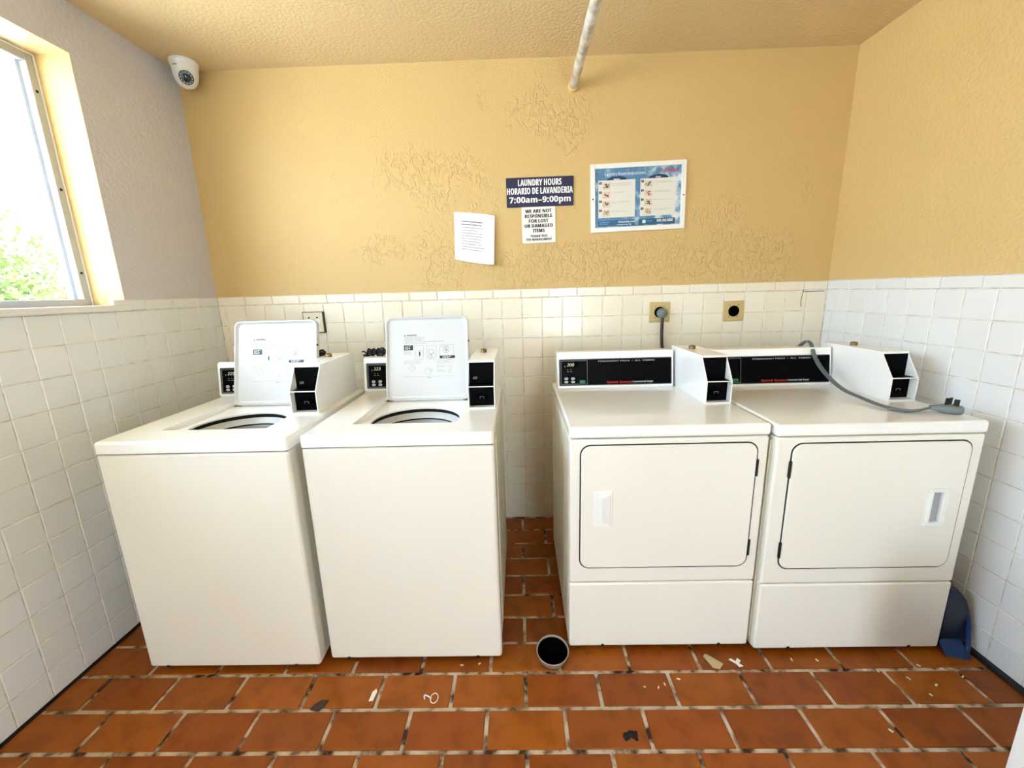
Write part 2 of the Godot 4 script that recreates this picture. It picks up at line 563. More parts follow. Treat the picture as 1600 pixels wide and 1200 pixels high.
func build_room() -> void:
	# floor: a bed of grout with quarry tiles
	var m := MB.new()
	m.box(Vector3(-0.25, -0.15, -0.25), Vector3(W + 0.25, -0.0045, D + 0.2))
	var floor_node := struct("floor", m, M.floor_grout, "red-brown quarry tile floor with pale and dirty grout lines", "floor")
	var rest := MB.new()
	var tile := MB.new()
	tile.rb(Vector3(-0.1208, -0.012, -0.0598), Vector3(0.1208, 0.0, 0.0598), 0.0035, 2)
	var tile_mesh := tile.mesh()
	for row in range(-8, 18):
		var z0 := 1.0665 + 0.1325 * row
		var zc := z0 + 0.06625
		var first := fposmod(1.397 if posmod(row, 2) == 0 else 1.269, 0.2541)
		var x := first - 0.2541
		while x < W:
			var xa := maxf(x + 0.0062, 0.002)
			var xb := minf(x + 0.2541 - 0.0062, W - 0.002)
			if xb - xa > 0.01:
				var near := zc > 0.78 and zc < 1.52
				var gap := xb > 1.56 and xa < 1.84
				if zc > 0.0 and zc < D and (near or (gap and zc < 1.1)):
					var full := xb - xa > 0.241
					var mesh := tile_mesh
					if not full:
						var t := MB.new()
						t.rb(Vector3(-(xb - xa) / 2, -0.012, -0.0598), Vector3((xb - xa) / 2, 0, 0.0598), 0.0035, 2)
						mesh = t.mesh()
					var o := put("floor_tile", mesh, M["terra%d" % (rng.randi() % 5)], floor_node)
					o.position = Vector3((xa + xb) / 2, rng.randf_range(-0.0012, 0.0), zc)
					o.rotation = Vector3(rng.randf_range(-1, 1) * 0.006, rng.randf_range(-1, 1) * 0.004, rng.randf_range(-1, 1) * 0.003)
				elif zc > 0.0 and zc < D:
					rest.box(Vector3(xa, -0.012, zc - 0.0598), Vector3(xb, -0.0005, zc + 0.0598))
			x += 0.2541
	put("floor_tile_field", rest, M.terra1, floor_node).set_meta("kind", "stuff")

	# ceiling with an eave, plus an unseen front roof added to flatten the fill
	m = MB.new()
	m.box(Vector3(-0.62, H, -0.3), Vector3(W + 1.5, H + 0.16, D + 3.6))
	struct("ceiling", m, M.ceiling_paint, "tan painted stucco ceiling above the laundry room", "ceiling")

	# back wall
	m = MB.new()
	m.box(Vector3(-0.25, -0.0045, -0.2), Vector3(W + 0.2, H, -0.0028))
	var back := struct("wall_back", m, M.wall_grout, "back wall, tan trowelled stucco above square tiles toned with warm bounce light", "wall")
	m = MB.new()
	m.quad(Vector3(0, H - 1.09, 0), Vector3(W, H - 1.09, 0), Vector3(W, H, 0), Vector3(0, H, 0), Vector3(0, 0, 1))
	m.box(Vector3(0, TILE_TOP - 0.001, -0.006), Vector3(W, H, -0.0005))
	put("plaster", m, M.stucco, back)
	tile_wall(back, Vector3(0, 0, 0), Vector3(1, 0, 0), Vector3(0, 0, 1), W, fposmod(5.3 * P + 0.001, P), func(row, s): return row < 4 or (s > 1.52 and s < 1.9), "bounce_lit_tile")
	m = MB.new()     # the crack in the last tiles of the top row
	m.tube([Vector3(3.185, 1.33, 0.0005), Vector3(3.187, 1.312, 0.0005), Vector3(3.19, 1.305, 0.0005), Vector3(3.30, 1.307, 0.0005)], 0.0016, 5)
	m.tube([Vector3(3.187, 1.306, 0.0005), Vector3(3.181, 1.26, 0.0005), Vector3(3.186, 1.225, 0.0005)], 0.0014, 5)
	put("tile_crack", m, M.dirt, back)

	# left wall with the window opening
	m = MB.new()
	m.box(Vector3(-0.24, -0.0045, -0.006), Vector3(-0.0028, WY0 - 0.02, D + 0.006))
	m.box(Vector3(-0.24, WY1, -0.006), Vector3(-0.0028, H, D + 0.006))
	m.box(Vector3(-0.24, WY0 - 0.02, -0.006), Vector3(-0.0028, WY1, WZ0 - 0.004))
	m.box(Vector3(-0.24, WY0 - 0.02, WZ1 + 0.004), Vector3(-0.0028, WY1, D + 0.006))
	var left := struct("wall_left", m, M.wall_grout, "left wall with the window, cool grey stucco above white square tiles", "wall")
	m = MB.new()
	m.box(Vector3(-0.006, WY1 + 0.001, 0.0), Vector3(0, H, D))
	m.box(Vector3(-0.006, TILE_TOP, 0.0), Vector3(0, WY1 + 0.001, WZ0 - 0.001))
	m.box(Vector3(-0.006, TILE_TOP, WZ1 + 0.001), Vector3(0, WY1 + 0.001, D))
	put("plaster", m, M.left_grey, left)
	m = MB.new()
	m.box(Vector3(-0.24, WY0, WZ0 - 0.006), Vector3(-0.0003, WY1 + 0.004, WZ0))
	m.box(Vector3(-0.24, WY0, WZ1), Vector3(-0.0003, WY1 + 0.004, WZ1 + 0.006))
	m.box(Vector3(-0.24, WY1, WZ0), Vector3(-0.0003, WY1 + 0.006, WZ1))
	put("window_reveal", m, M.tan_paint, left)
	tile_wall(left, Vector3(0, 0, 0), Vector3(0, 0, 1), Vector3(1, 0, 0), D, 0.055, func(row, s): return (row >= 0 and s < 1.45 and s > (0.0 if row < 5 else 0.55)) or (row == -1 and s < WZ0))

	# right wall
	m = MB.new()
	m.box(Vector3(W + 0.0028, -0.0045, -0.006), Vector3(W + 0.2, H, D + 0.006))
	var right := struct("wall_right", m, M.wall_grout, "right wall, tan stucco above white square tiles", "wall")
	m = MB.new()
	m.box(Vector3(W, TILE_TOP, 0), Vector3(W + 0.006, H, D))
	put("plaster", m, M.tan_paint, right)
	tile_wall(right, Vector3(W, 0, 0), Vector3(0, 0, 1), Vector3(-1, 0, 0), D, 0.05, func(row, s): return s < 1.35 and (row < 5 or s > 0.75), "window_lit_tile")
	# wall behind the camera
	m = MB.new()
	m.box(Vector3(-0.24, -0.0045, D), Vector3(FRONT[0][0], H, D + 0.2))
	m.box(Vector3(FRONT[0][1], -0.0045, D), Vector3(FRONT[1][0], H, D + 0.2))
	m.box(Vector3(FRONT[1][1], -0.0045, D), Vector3(W + 0.2, H, D + 0.2))
	for q in FRONT:
		m.box(Vector3(q[0], FY1, D), Vector3(q[1], H, D + 0.2))
	struct("wall_front", m, M.tan_paint, "tan painted wall behind the viewer with two openings added for fill light", "wall")

	# window: sill, frame, pane
	m = MB.new()
	m.rb(Vector3(-0.135, WY0 - 0.022, WZ0 - 0.012), Vector3(0.012, WY0 + 0.003, WZ1 + 0.01), 0.004, 2)
	struct("trim_1", m, M.white_frame, "white window sill under the window on the left wall", "window sill")
	m = MB.new()
	var fx := -0.165
	for q in [[WZ0, WZ0 + 0.034], [WZ1 - 0.034, WZ1], [1.28, 1.312]]:
		m.rb(Vector3(fx, WY0, q[0]), Vector3(fx + 0.03, WY1, q[1]), 0.003, 1)
		m.rb(Vector3(fx - 0.02, WY0, q[0] + 0.006), Vector3(fx, WY1, q[1] + 0.012), 0.002, 1)
	for q in [[WY0, WY0 + 0.03], [WY1 - 0.036, WY1]]:
		m.rb(Vector3(fx + 0.001, q[0], WZ0 + 0.032), Vector3(fx + 0.029, q[1], WZ1 - 0.032), 0.003, 1)
	var win := struct("window_1", m, M.aluminium, "aluminium framed window in the left wall, trees outside", "window")
	m = MB.new()
	m.box(Vector3(fx + 0.008, WY0 + 0.02, WZ0 + 0.02), Vector3(fx + 0.0085, WY1 - 0.02, WZ1 - 0.02))
	put("window_pane", m, M.glass, win)
	for y in [1.472, 1.79, 2.133]:
		m = MB.new()
		m.T = Transform3D(Basis.from_euler(Vector3(0, 0, -PI / 2)), Vector3(fx + 0.03, y, WZ0 + 0.02))
		m.lathe([Vector2(0.0055, -0.001), Vector2(0.005, 0.001), Vector2(0.002, 0.0018)], 10, true, true)
		put("frame_screw", m, M.dark_gap, win)
	m = MB.new()
	m.rb(Vector3(fx + 0.029, WY0, WZ0 + 0.001), Vector3(fx + 0.033, WY1 - 0.004, WZ0 + 0.007), 0.001, 1)
	m.rb(Vector3(fx + 0.029, WY1 - 0.008, WZ0 + 0.001), Vector3(fx + 0.033, WY1 - 0.002, WZ1), 0.001, 1)
	put("glazing_bead", m, M.white_frame, win)

	# dark strips where the tiled walls meet the floor
	m = MB.new()
	m.rb(Vector3(0.0, -0.004, 0.0), Vector3(0.007, 0.010, D), 0.002, 1)
	struct("baseboard_left", m, M.dirt, "dark sealant strip between the left wall and the floor", "baseboard")
	m = MB.new()
	m.rb(Vector3(W - 0.022, -0.004, 0.0), Vector3(W, 0.014, D), 0.004, 1)
	struct("baseboard_right", m, M.black_rubber, "dark grimy strip between the right wall and the floor", "baseboard")


# ---------------------------------------------------------------- coin box shared by washers and dryers
func coin_box(parent: Node3D, x0: float, x1: float, zb: float, zf: float, y0: float, logo: bool) -> Node3D:
	var top := y0 + 0.183
	var mid := y0 + 0.089
	var m := MB.new()
	m.T = Transform3D(Basis(Vector3(0, 0, -1), Vector3(0, 1, 0), Vector3(1, 0, 0)), Vector3.ZERO)   # outline (-z, y), pulled along x
	var side := PackedVector2Array([Vector2(-zb, y0), Vector2(-(zf - 0.002), y0), Vector2(-zf, y0 + 0.006), Vector2(-(zf), mid), Vector2(-(zf - 0.056), top - 0.012), Vector2(-(zf - 0.058), top), Vector2(-zb, top)])
	m.prism(side, x0, x0 + 0.0035)
	m.prism(side, x1 - 0.0035, x1)
	m.T = Transform3D.IDENTITY
	m.box(Vector3(x0 + 0.0035, top - 0.008, zb), Vector3(x1 - 0.0035, top, zf - 0.057))
	m.box(Vector3(x0 + 0.0035, y0, zb), Vector3(x1 - 0.0035, y0 + 0.006, zf - 0.001))
	m.box(Vector3(x0 + 0.0035, y0, zb), Vector3(x1 - 0.0035, top, zb + 0.004))
	var body := put("coin_box", m, M.enamel_top, parent)
	m = MB.new()
	m.box(Vector3(x0 + 0.0035, mid - 0.002, zf - 0.07), Vector3(x1 - 0.0035, mid + 0.0005, zf - 0.003))
	put("coin_panel", _coin_black(m, x0, x1, y0, mid, top, zf), M.black_gloss, body)
	m = MB.new()
	m.box(Vector3(x0 + 0.0035, mid - 0.0018, zf - 0.003), Vector3(x1 - 0.0035, mid + 0.0018, zf))
	put("coin_shelf", m, M.white_frame, body)
	# push slide with its slot below the shelf
	var cx := (x0 + x1) / 2.0
	m = MB.new()
	m.rb(Vector3(cx - 0.026, y0 + 0.032, zf - 0.032), Vector3(cx + 0.026, y0 + 0.05, zf - 0.022), 0.002, 1)
	put("coin_slide", m, M.black_matt, body)
	m = MB.new()
	m.tube([Vector3(cx - 0.008, y0 + 0.036, zf - 0.0215), Vector3(cx - 0.008, y0 + 0.044, zf - 0.0215), Vector3(cx + 0.008, y0 + 0.044, zf - 0.0215), Vector3(cx + 0.008, y0 + 0.036, zf - 0.0215)], 0.0008, 5)
	put("coin_return", m, M.grey_ink, body)
	if logo:
		var sk := Basis(Vector3(1, 0, 0), Vector3(0.25, 1, 0), Vector3(0, 0, 1))
		words("ESD", Vector2(0.016, 0.0095), Vector3(x0 + 0.026, mid + 0.024, zf - 0.0555), M.grey_ink, body, true, 0.0006, sk)
	# round key lock in its collar on the back of the top
	m = MB.new()
	m.T = Transform3D(Basis.IDENTITY, Vector3(cx - 0.008, top, zb + 0.13))
	m.lathe([Vector2(0.014, 0), Vector2(0.014, 0.012), Vector2(0.011, 0.015), Vector2(0.006, 0.015), Vector2(0.005, 0.011), Vector2(0.0005, 0.011)], 16, false, true)
	put("key_lock", m, M.brass, body)
	return body


func _coin_black(m: MB, x0: float, x1: float, y0: float, mid: float, top: float, zf: float) -> MB:
	m.box(Vector3(x0 + 0.0035, mid + 0.0005, zf - 0.062), Vector3(x1 - 0.0035, top - 0.008, zf - 0.056))
	m.box(Vector3(x0 + 0.0035, y0 + 0.006, zf - 0.04), Vector3(x1 - 0.0035, mid - 0.002, zf - 0.032))
	return m


# ---------------------------------------------------------------- control panel: border, glass, digits, buttons
func control_panel(console: Node3D, face: Transform3D, x0: float, x1: float, y0: float, y1: float, digits: String, dryer: bool) -> void:
	# face: x right, y up along the console face, z out of it
	var m := MB.new()
	m.T = face
	m.plate(rrect(x0, y0, x1, y1, 0.004, 2), 0.0, 0.003, 0.001)
	var border := put("control_panel", m, M.panel_border, console)
	m = MB.new()
	m.T = face
	m.plate(rrect(x0 + 0.004, y0 + 0.004, x1 - 0.004, y1 - 0.004, 0.003, 2), 0.002, 0.0036)
	put("panel_glass", m, M.black_gloss, border)
	var pw := 0.122
	m = MB.new()        # thin line frame round the left control field
	m.T = face
	var a := Vector2(x0 + 0.009, y0 + 0.008)
	var b := Vector2(x0 + 0.009 + pw, y1 - 0.008)
	for q in [[a.x, a.y, b.x, a.y + 0.0012], [a.x, b.y - 0.0012, b.x, b.y], [a.x, a.y, a.x + 0.0012, b.y], [b.x - 0.0012, a.y, b.x, b.y]]:
		m.box(Vector3(q[0], q[1], 0.0034), Vector3(q[2], q[3], 0.0040))
	if not dryer:
		var c := a - Vector2(0.004, 0.004)
		m.box(Vector3(c.x, c.y, 0.0034), Vector3(c.x + 0.001, b.y + 0.003, 0.0039))
		m.box(Vector3(c.x, c.y, 0.0034), Vector3(b.x, c.y + 0.001, 0.0039))
	put("panel_line", m, M.panel_line, border)
	m = MB.new()
	m.T = face
	var dx := a.x + 0.026
	var dy := b.y - 0.030
	m.plate(rrect(dx, dy, dx + 0.052, dy + 0.022, 0.002, 2), 0.0034, 0.0042)
	put("display_window", m, M.black_matt, border)
	var at := face * Vector3(dx + 0.019, dy + 0.011, 0.0046)
	words(digits, Vector2(0.031, 0.0135), at, M.digit, border, false, 0.0006, face.basis * Basis(Vector3(1, 0, 0), Vector3(0.18, 1, 0), Vector3(0, 0, 1)), "display_digits")
	m = MB.new()
	m.T = face
	for k in 2:
		m.box(Vector3(a.x + 0.03 + 0.014 * k, b.y - 0.043, 0.0034), Vector3(a.x + 0.033 + 0.014 * k, b.y - 0.040, 0.004))
		m.box(Vector3(a.x + 0.027 + 0.015 * k, b.y - 0.051, 0.0034), Vector3(a.x + 0.037 + 0.015 * k, b.y - 0.0495, 0.0037))
	m.prism(PackedVector2Array([Vector2(a.x + 0.017, dy + 0.002), Vector2(a.x + 0.0215, dy + 0.003), Vector2(a.x + 0.0175, dy + 0.008)]), 0.0034, 0.004)
	put("indicator", m, M.grey_ink, border)
	for r in 2:
		for c in 2:
			var bx := a.x + 0.024 + 0.031 * c
			var by := a.y + 0.011 + 0.015 * r
			m = MB.new()
			m.T = face
			m.plate(rrect(bx - 0.0085, by - 0.0055, bx + 0.0085, by + 0.0055, 0.0053, 5), 0.0034, 0.0048, 0.0006)
			var key := put("push_button", m, M.grey_plastic, border)
			m = MB.new()
			m.T = face
			m.box(Vector3(bx - 0.004, by - 0.0008, 0.0046), Vector3(bx + 0.004, by + 0.0008, 0.0051))
			m.box(Vector3(bx - 0.0045, by - 0.003, 0.0046), Vector3(bx - 0.0032, by + 0.003, 0.0051))
			m.box(Vector3(bx + 0.0028, by - 0.003, 0.0046), Vector3(bx + 0.004, by + 0.003, 0.0051))
			m.box(Vector3(bx - 0.0135, by - 0.002, 0.0034), Vector3(bx - 0.0122, by + 0.002, 0.0039))
			put("button_mark", m, M.black_ink, border)
	if dryer:
		m = MB.new()
		m.T = face
		m.plate(rrect(a.x + 0.085, a.y + 0.004, a.x + 0.112, a.y + 0.018, 0.005, 4), 0.0034, 0.0048, 0.0006)
		put("start_button", m, M.green_button, border)


# the pull of the right dryer has its recess shade painted as grey
func dryer(called: String, x0: float, x1: float, zf: float, gap: float, top: float, zc: float, coin_front: float, hinge_left: bool, label: String) -> void:
	var t := thing(called, label, "dryer", Vector3((x0 + x1) / 2.0, 0, zf - 0.355), "white commercial dryers")
	var hw := (x1 - x0) / 2.0
	var f := 0.355          # front, in the dryer's own axes
	var b := -0.355
	var kick := 0.2979
	# cabinet with pressed side panels
	var m := MB.new()
	m.rb(Vector3(-hw, 0.022, b), Vector3(hw, gap - 0.002, f - 0.012), 0.006, 2)
	var cab := put("cabinet", m, M.enamel_side, t)
	for s in [-1.0, 1.0]:
		for z in [[b + 0.03, b + 0.16], [b + 0.19, f - 0.16], [f - 0.13, f - 0.03]]:
			m = MB.new()
			m.rb(Vector3(minf(s * hw, s * (hw + 0.0025)), 0.05, z[0]), Vector3(maxf(s * hw, s * (hw + 0.0025)), gap - 0.02, z[1]), 0.001, 1)
			put("side_panel", m, M.enamel_side, cab)
	# front and lower panel, rounded edges leave the seams
	m = MB.new()
	m.rb(Vector3(-hw + 0.001, kick + 0.0012, f - 0.03), Vector3(hw - 0.001, gap - 0.003, f), 0.009, 3)
	var front := put("front_panel", m, M.enamel, t)
	m = MB.new()
	m.rb(Vector3(-hw + 0.001, 0.022, f - 0.03), Vector3(hw - 0.001, kick - 0.0012, f + 0.001), 0.008, 3)
	var lower := put("lower_panel", m, M.enamel, t)
	for s in [-0.62, 0.68]:
		m = MB.new()
		m.T = Transform3D(Basis.from_euler(Vector3(PI / 2, 0, 0)), Vector3(s * hw, 0.027, f))
		m.lathe([Vector2(0.006, -0.004), Vector2(0.0062, 0.0016), Vector2(0.003, 0.0022)], 10, true, true)
		put("panel_screw", m, M.dark_gap, lower)
	# top
	m = MB.new()
	m.rb(Vector3(-hw - 0.001, gap, b), Vector3(hw + 0.001, top, f + 0.002), 0.010, 4)
	put("top_panel", m, M.enamel_top, t)
	# door
	var dx0 := -hw + (0.040 if not hinge_left else 0.055)
	var dx1 := hw - (0.040 if not hinge_left else 0.042)
	var dy0 := 0.364
	var dy1 := 0.831
	m = MB.new()
	m.plate(rrect(dx0 - 0.0045, dy0 - 0.0045, dx1 + 0.0045, dy1 + 0.0045, 0.037, 6), f - 0.002, f + 0.0008)  # dark sheet painting the shade in the groove round the door
	var groove := put("door_groove_shade", m, M.dark_gap, t)
	m = MB.new()
	m.plate(rrect(dx0, dy0, dx1, dy1, 0.033, 6), f, f + 0.006, 0.003)
	var door := put("door", m, M.enamel, t)
	# recessed pull: a frame with a sloping scoop
	var hx := dx0 + 0.043 if not hinge_left else dx1 - 0.118
	var hy := 0.529
	m = MB.new()
	var hwid := 0.068
	var hh := 0.137
	var z1 := f + 0.0135
	if hinge_left:
		for q in [[hx, hy, hx + hwid, hy + 0.015], [hx, hy + hh - 0.012, hx + hwid, hy + hh], [hx, hy + 0.013, hx + 0.014, hy + hh - 0.010], [hx + hwid - 0.022, hy + 0.013, hx + hwid, hy + hh - 0.010]]:
			m.rb(Vector3(q[0], q[1], f + 0.003), Vector3(q[2], q[3], z1 + 0.004), 0.004, 2)
	else:
		m.plate(rrect(hx, hy, hx + hwid, hy + hh, 0.006, 3), f + 0.003, f + 0.009, 0.002)
		var fa := [Vector3(hx + 0.028, hy + 0.026, f + 0.009), Vector3(hx + hwid - 0.006, hy + 0.008, f + 0.009), Vector3(hx + hwid - 0.006, hy + hh - 0.010, f + 0.009), Vector3(hx + 0.028, hy + hh - 0.022, f + 0.009)]
		var fb := [fa[0] + Vector3(0.001, 0, 0.009), fa[1] + Vector3(-0.003, 0.002, 0.002), fa[2] + Vector3(-0.003, -0.002, 0.002), fa[3] + Vector3(0.001, 0, 0.009)]
		m.loft([fa, fb])
	var pull := put("door_handle", m, M.white_plastic, door)
	if hinge_left:
		m = MB.new()
		m.rb(Vector3(hx + 0.013, hy + 0.013, f + 0.004), Vector3(hx + hwid - 0.021, hy + hh - 0.011, f + 0.0068), 0.001, 1)
		put("handle_recess_shade", m, M.aluminium, pull)  # grey inset painting the shade inside the pull
	for y in [0.742, 0.438]:
		m = MB.new()
		var px := dx1 + 0.004 if not hinge_left else dx0 - 0.004
		m.tube([Vector3(px, y - 0.03, f + 0.004), Vector3(px, y - 0.012, f + 0.004), Vector3(px, y + 0.012, f + 0.004), Vector3(px, y + 0.03, f + 0.004)], 0.0042, 8)
		m.rb(Vector3(px - 0.004, y - 0.028, f), Vector3(px + 0.004, y + 0.028, f + 0.003), 0.001, 1)
		put("hinge", m, M.dark_metal, door)
	# console, leaning back a little, and its panel
	var cz := zc - (zf - 0.355)
	var cxa := -hw + 0.012
	var cxb := hw - 0.122
	m = MB.new()
	var tilt := 0.16
	var ch := 0.171
	var face := Transform3D(Basis.from_euler(Vector3(-tilt, 0, 0)), Vector3(0, top, cz))
	var yb := ch / cos(tilt)
	m.T = face
	m.rb(Vector3(cxa, 0.0, -0.10), Vector3(cxb, yb, 0.0), 0.008, 3)
	var console := put("console", m, M.enamel_top, t)
	m = MB.new()
	m.box(Vector3(cxa + 0.004, top, b + 0.02), Vector3(cxb - 0.002, top + 0.162, cz - 0.07))
	put("console_back", m, M.enamel_side, console)
	control_panel(console, face, cxa + 0.008, cxb - 0.010, 0.014, yb - 0.034, "200", true)
	words("PERMANENT PRESS  •  ALL  FABRIC", Vector2(0.26, 0.0062), face * Vector3(cxa + 0.32, yb - 0.047, 0.0039), M.grey_ink, console, true, 0.0005, face.basis)
	var sk := Basis(Vector3(1, 0, 0), Vector3(0.12, 1, 0), Vector3(0, 0, 1))
	words("Speed Queen", Vector2(0.116, 0.0135), face * Vector3(cxa + 0.287, 0.027, 0.0039), M.red_ink, console, true, 0.0005, face.basis * sk)
	words("Commercial Dryer", Vector2(0.094, 0.0105), face * Vector3(cxa + 0.396, 0.0275, 0.0039), M.white_ink, console, false, 0.0005, face.basis)
	coin_box(t, hw - 0.1115, hw - 0.0115, b + 0.07, coin_front - (zf - 0.355), top, false)
	for sx in [-1.0, 1.0]:
		for z in [b + 0.05, f - 0.06]:
			m = MB.new()
			m.T = Transform3D(Basis.IDENTITY, Vector3(sx * (hw - 0.05), 0, z))
			m.lathe([Vector2(0.022, 0), Vector2(0.022, 0.012), Vector2(0.008, 0.014), Vector2(0.008, 0.026)], 12, true, true)
			put("foot", m, M.black_rubber, t)


func washer(called: String, x0: float, x1: float, zf: float, gap: float, top: float, zc: float, coin_x: float, coin_front: float, label: String) -> void:
	var t := thing(called, label, "washer", Vector3((x0 + x1) / 2.0, 0, zf - 0.355), "white top-loading washers")
	var hw := (x1 - x0) / 2.0
	var f := 0.355
	var b := -0.355
	var m := MB.new()
	for q in [[-hw + 0.004, -hw + 0.016, b, f - 0.02], [hw - 0.016, hw - 0.004, b, f - 0.02], [-hw + 0.015, hw - 0.015, b, b + 0.012]]:
		m.rb(Vector3(q[0], 0.022, q[2]), Vector3(q[1], gap - 0.003, q[3]), 0.005, 2)
	m.box(Vector3(-hw + 0.015, 0.022, b + 0.01), Vector3(hw - 0.015, 0.03, f - 0.05))
	var cab := put("cabinet", m, M.enamel_side, t)
	for s in [-1.0, 1.0]:
		for z in [[b + 0.03, b + 0.20], [b + 0.23, f - 0.14]]:
			m = MB.new()
			m.rb(Vector3(minf(s * (hw - 0.004), s * (hw - 0.0012)), 0.05, z[0]), Vector3(maxf(s * (hw - 0.004), s * (hw - 0.0012)), gap - 0.02, z[1]), 0.001, 1)
			put("side_panel", m, M.enamel_side, cab)
	m = MB.new()
	m.rb(Vector3(-hw + 0.001, 0.02, f - 0.06), Vector3(hw - 0.001, gap - 0.0028, f), 0.012, 4)
	var front := put("front_panel", m, M.enamel, t)
	for s in [-0.78, 0.72]:
		m = MB.new()
		m.T = Transform3D(Basis.from_euler(Vector3(PI / 2, 0, 0)), Vector3(s * hw, 0.0245, f - 0.001))
		m.lathe([Vector2(0.006, -0.004), Vector2(0.0065, 0.0016), Vector2(0.003, 0.0022)], 10, true, true)
		put("panel_screw", m, M.dark_gap, front)
	m = MB.new()
	for q in [[-hw + 0.006, hw - 0.006, f - 0.03, f - 0.004], [-hw + 0.006, -hw + 0.02, b + 0.01, f - 0.03], [hw - 0.02, hw - 0.006, b + 0.01, f - 0.03]]:
		m.box(Vector3(q[0], gap - 0.004, q[2]), Vector3(q[1], gap + 0.004, q[3]))
	put("seam", m, M.dark_gap, front)
	# top panel with the lid well and the round tub opening
	var rx0 := -0.1885
	var rx1 := 0.1885
	var rz0 := f - 0.505
	var rz1 := f - 0.115
	var fl := top - 0.02
	m = MB.new()
	var e := 0.010
	var rings := []
	rings.append(flat_ring(rrect(-hw, b, hw, f + 0.002, 0.014, 4), gap))
	for i in 5:
		var an := PI / 2 * i / 4.0
		var ins := e * (1.0 - cos(an))
		rings.append(flat_ring(rrect(-hw + ins, b + ins, hw - ins, f + 0.002 - ins, 0.014 - ins * 0.6, 4), top - e + e * sin(an)))
	m.loft(rings, true, false, false)
	var rim_ring := flat_ring(rrect(rx0, rz0, rx1, rz1, 0.008, 4), top)
	var last: PackedVector3Array = rings[-1]
	for i in last.size():
		var j := (i + 1) % last.size()
		m.quad(last[i], last[j], rim_ring[j], rim_ring[i], Vector3.UP)
	m.loft([rim_ring, flat_ring(rrect(rx0 + 0.003, rz0 + 0.003, rx1 - 0.003, rz1 - 0.003, 0.008, 4), fl - 0.001)], false, false, false, true)
	var oc := Vector2(0.012, f - 0.225)     # tub opening
	var orad := 0.165
	var angs := []
	for i in 64:
		angs.append(TAU * i / 64)
	for c in [Vector2(rx0, rz0), Vector2(rx1, rz0), Vector2(rx0, rz1), Vector2(rx1, rz1)]:
		angs.append(fposmod((c - oc).angle(), TAU))
	angs.sort()
	for i in angs.size():
		var q := []
		for a in [angs[i], angs[(i + 1) % angs.size()]]:
			var d := Vector2(cos(a), sin(a))
			var tx: float = ((rx1 if d.x > 0 else rx0) - oc.x) / d.x if absf(d.x) > 1e-6 else 1e9
			var tz: float = ((rz1 if d.y > 0 else rz0) - oc.y) / d.y if absf(d.y) > 1e-6 else 1e9
			var o := oc + d * minf(tx, tz)
			var inn := oc + d * minf(orad, minf(tx, tz) - 0.002)
			q.append([Vector3(inn.x, fl, inn.y), Vector3(o.x, fl, o.y)])
		m.quad(q[0][0], q[0][1], q[1][1], q[1][0], Vector3.UP)
		var mid: Vector3 = (q[0][0] + q[1][0]) / 2.0
		m.facing(q[0][0], q[1][0], q[1][0] - Vector3(0, 0.006, 0), q[0][0] - Vector3(0, 0.006, 0), Vector3(oc.x - mid.x, 0, oc.y - mid.z))
	put("top_panel", m, M.enamel_top, t)
	var org := Transform3D(Basis.IDENTITY, Vector3(oc.x, fl, oc.y))
	m = MB.new()
	m.T = org
	m.lathe([Vector2(0.1665, -0.005), Vector2(0.170, -0.006), Vector2(0.170, -0.021)], 48, false, false, true)
	put("tub_gap", m, M.dark_gap, t)
	m = MB.new()
	m.T = org
	m.lathe([Vector2(0.170, -0.021), Vector2(0.166, -0.023), Vector2(0.158, -0.034), Vector2(0.151, -0.042)], 48, false, false, true)
	put("tub_ring", m, M.grey_plastic, t)
	m = MB.new()
	m.T = org
	m.lathe([Vector2(0.151, -0.042), Vector2(0.154, -0.0425), Vector2(0.154, -0.049)], 48, false, false, true)
	put("basket_gap", m, M.dark_gap, t)
	m = MB.new()
	m.T = org
	m.lathe([Vector2(0.154, -0.049), Vector2(0.151, -0.053), Vector2(0.150, -0.38), Vector2(0.13, -0.40), Vector2(0.002, -0.40)], 48, false, true, true)
	put("wash_basket", m, M.basket, t)
	# open lid, seen from inside: pan with a raised rim, print in the middle
	var lid_w := 0.372
	var lid_h := 0.376
	var lean := 0.26
	var lt := Transform3D(Basis.from_euler(Vector3(-lean, 0, 0)), Vector3(0.0, fl + 0.004, rz0 + 0.012))
	m = MB.new()
	m.T = lt
	rings = []
	for q in [[0.0, -0.020, 0.026], [0.0, -0.002, 0.026], [0.002, 0.002, 0.026], [0.006, 0.002, 0.024], [0.013, -0.008, 0.022], [0.016, -0.009, 0.020]]:
		var ring := PackedVector3Array()
		for p in rrect(-lid_w / 2 + q[0], q[0], lid_w / 2 - q[0], lid_h - q[0], q[2], 5):
			ring.append(Vector3(p.x, p.y, q[1]))
		rings.append(ring)
	m.loft(rings)
	var lid := put("lid", m, M.lid_enamel, t)
	m = MB.new()
	m.T = lt
	m.quad(Vector3(-0.118, 0.092, -0.0084), Vector3(0.130, 0.092, -0.0084), Vector3(0.130, 0.318, -0.0084), Vector3(-0.118, 0.318, -0.0084), Vector3(0, 0, 1))
	put("instruction_print", m, M.lid_print, lid)
	words("WARNING", Vector2(0.045, 0.0072), lt * Vector3(-0.070, 0.293, -0.0082), M.black_ink, lid, true, 0.0004, lt.basis)
	m = MB.new()
	m.T = lt
	m.prism(PackedVector2Array([Vector2(-0.1045, 0.2895), Vector2(-0.0965, 0.2895), Vector2(-0.1005, 0.2965)]), -0.0084, -0.0080)
	put("warning_triangle", m, M.black_ink, lid)
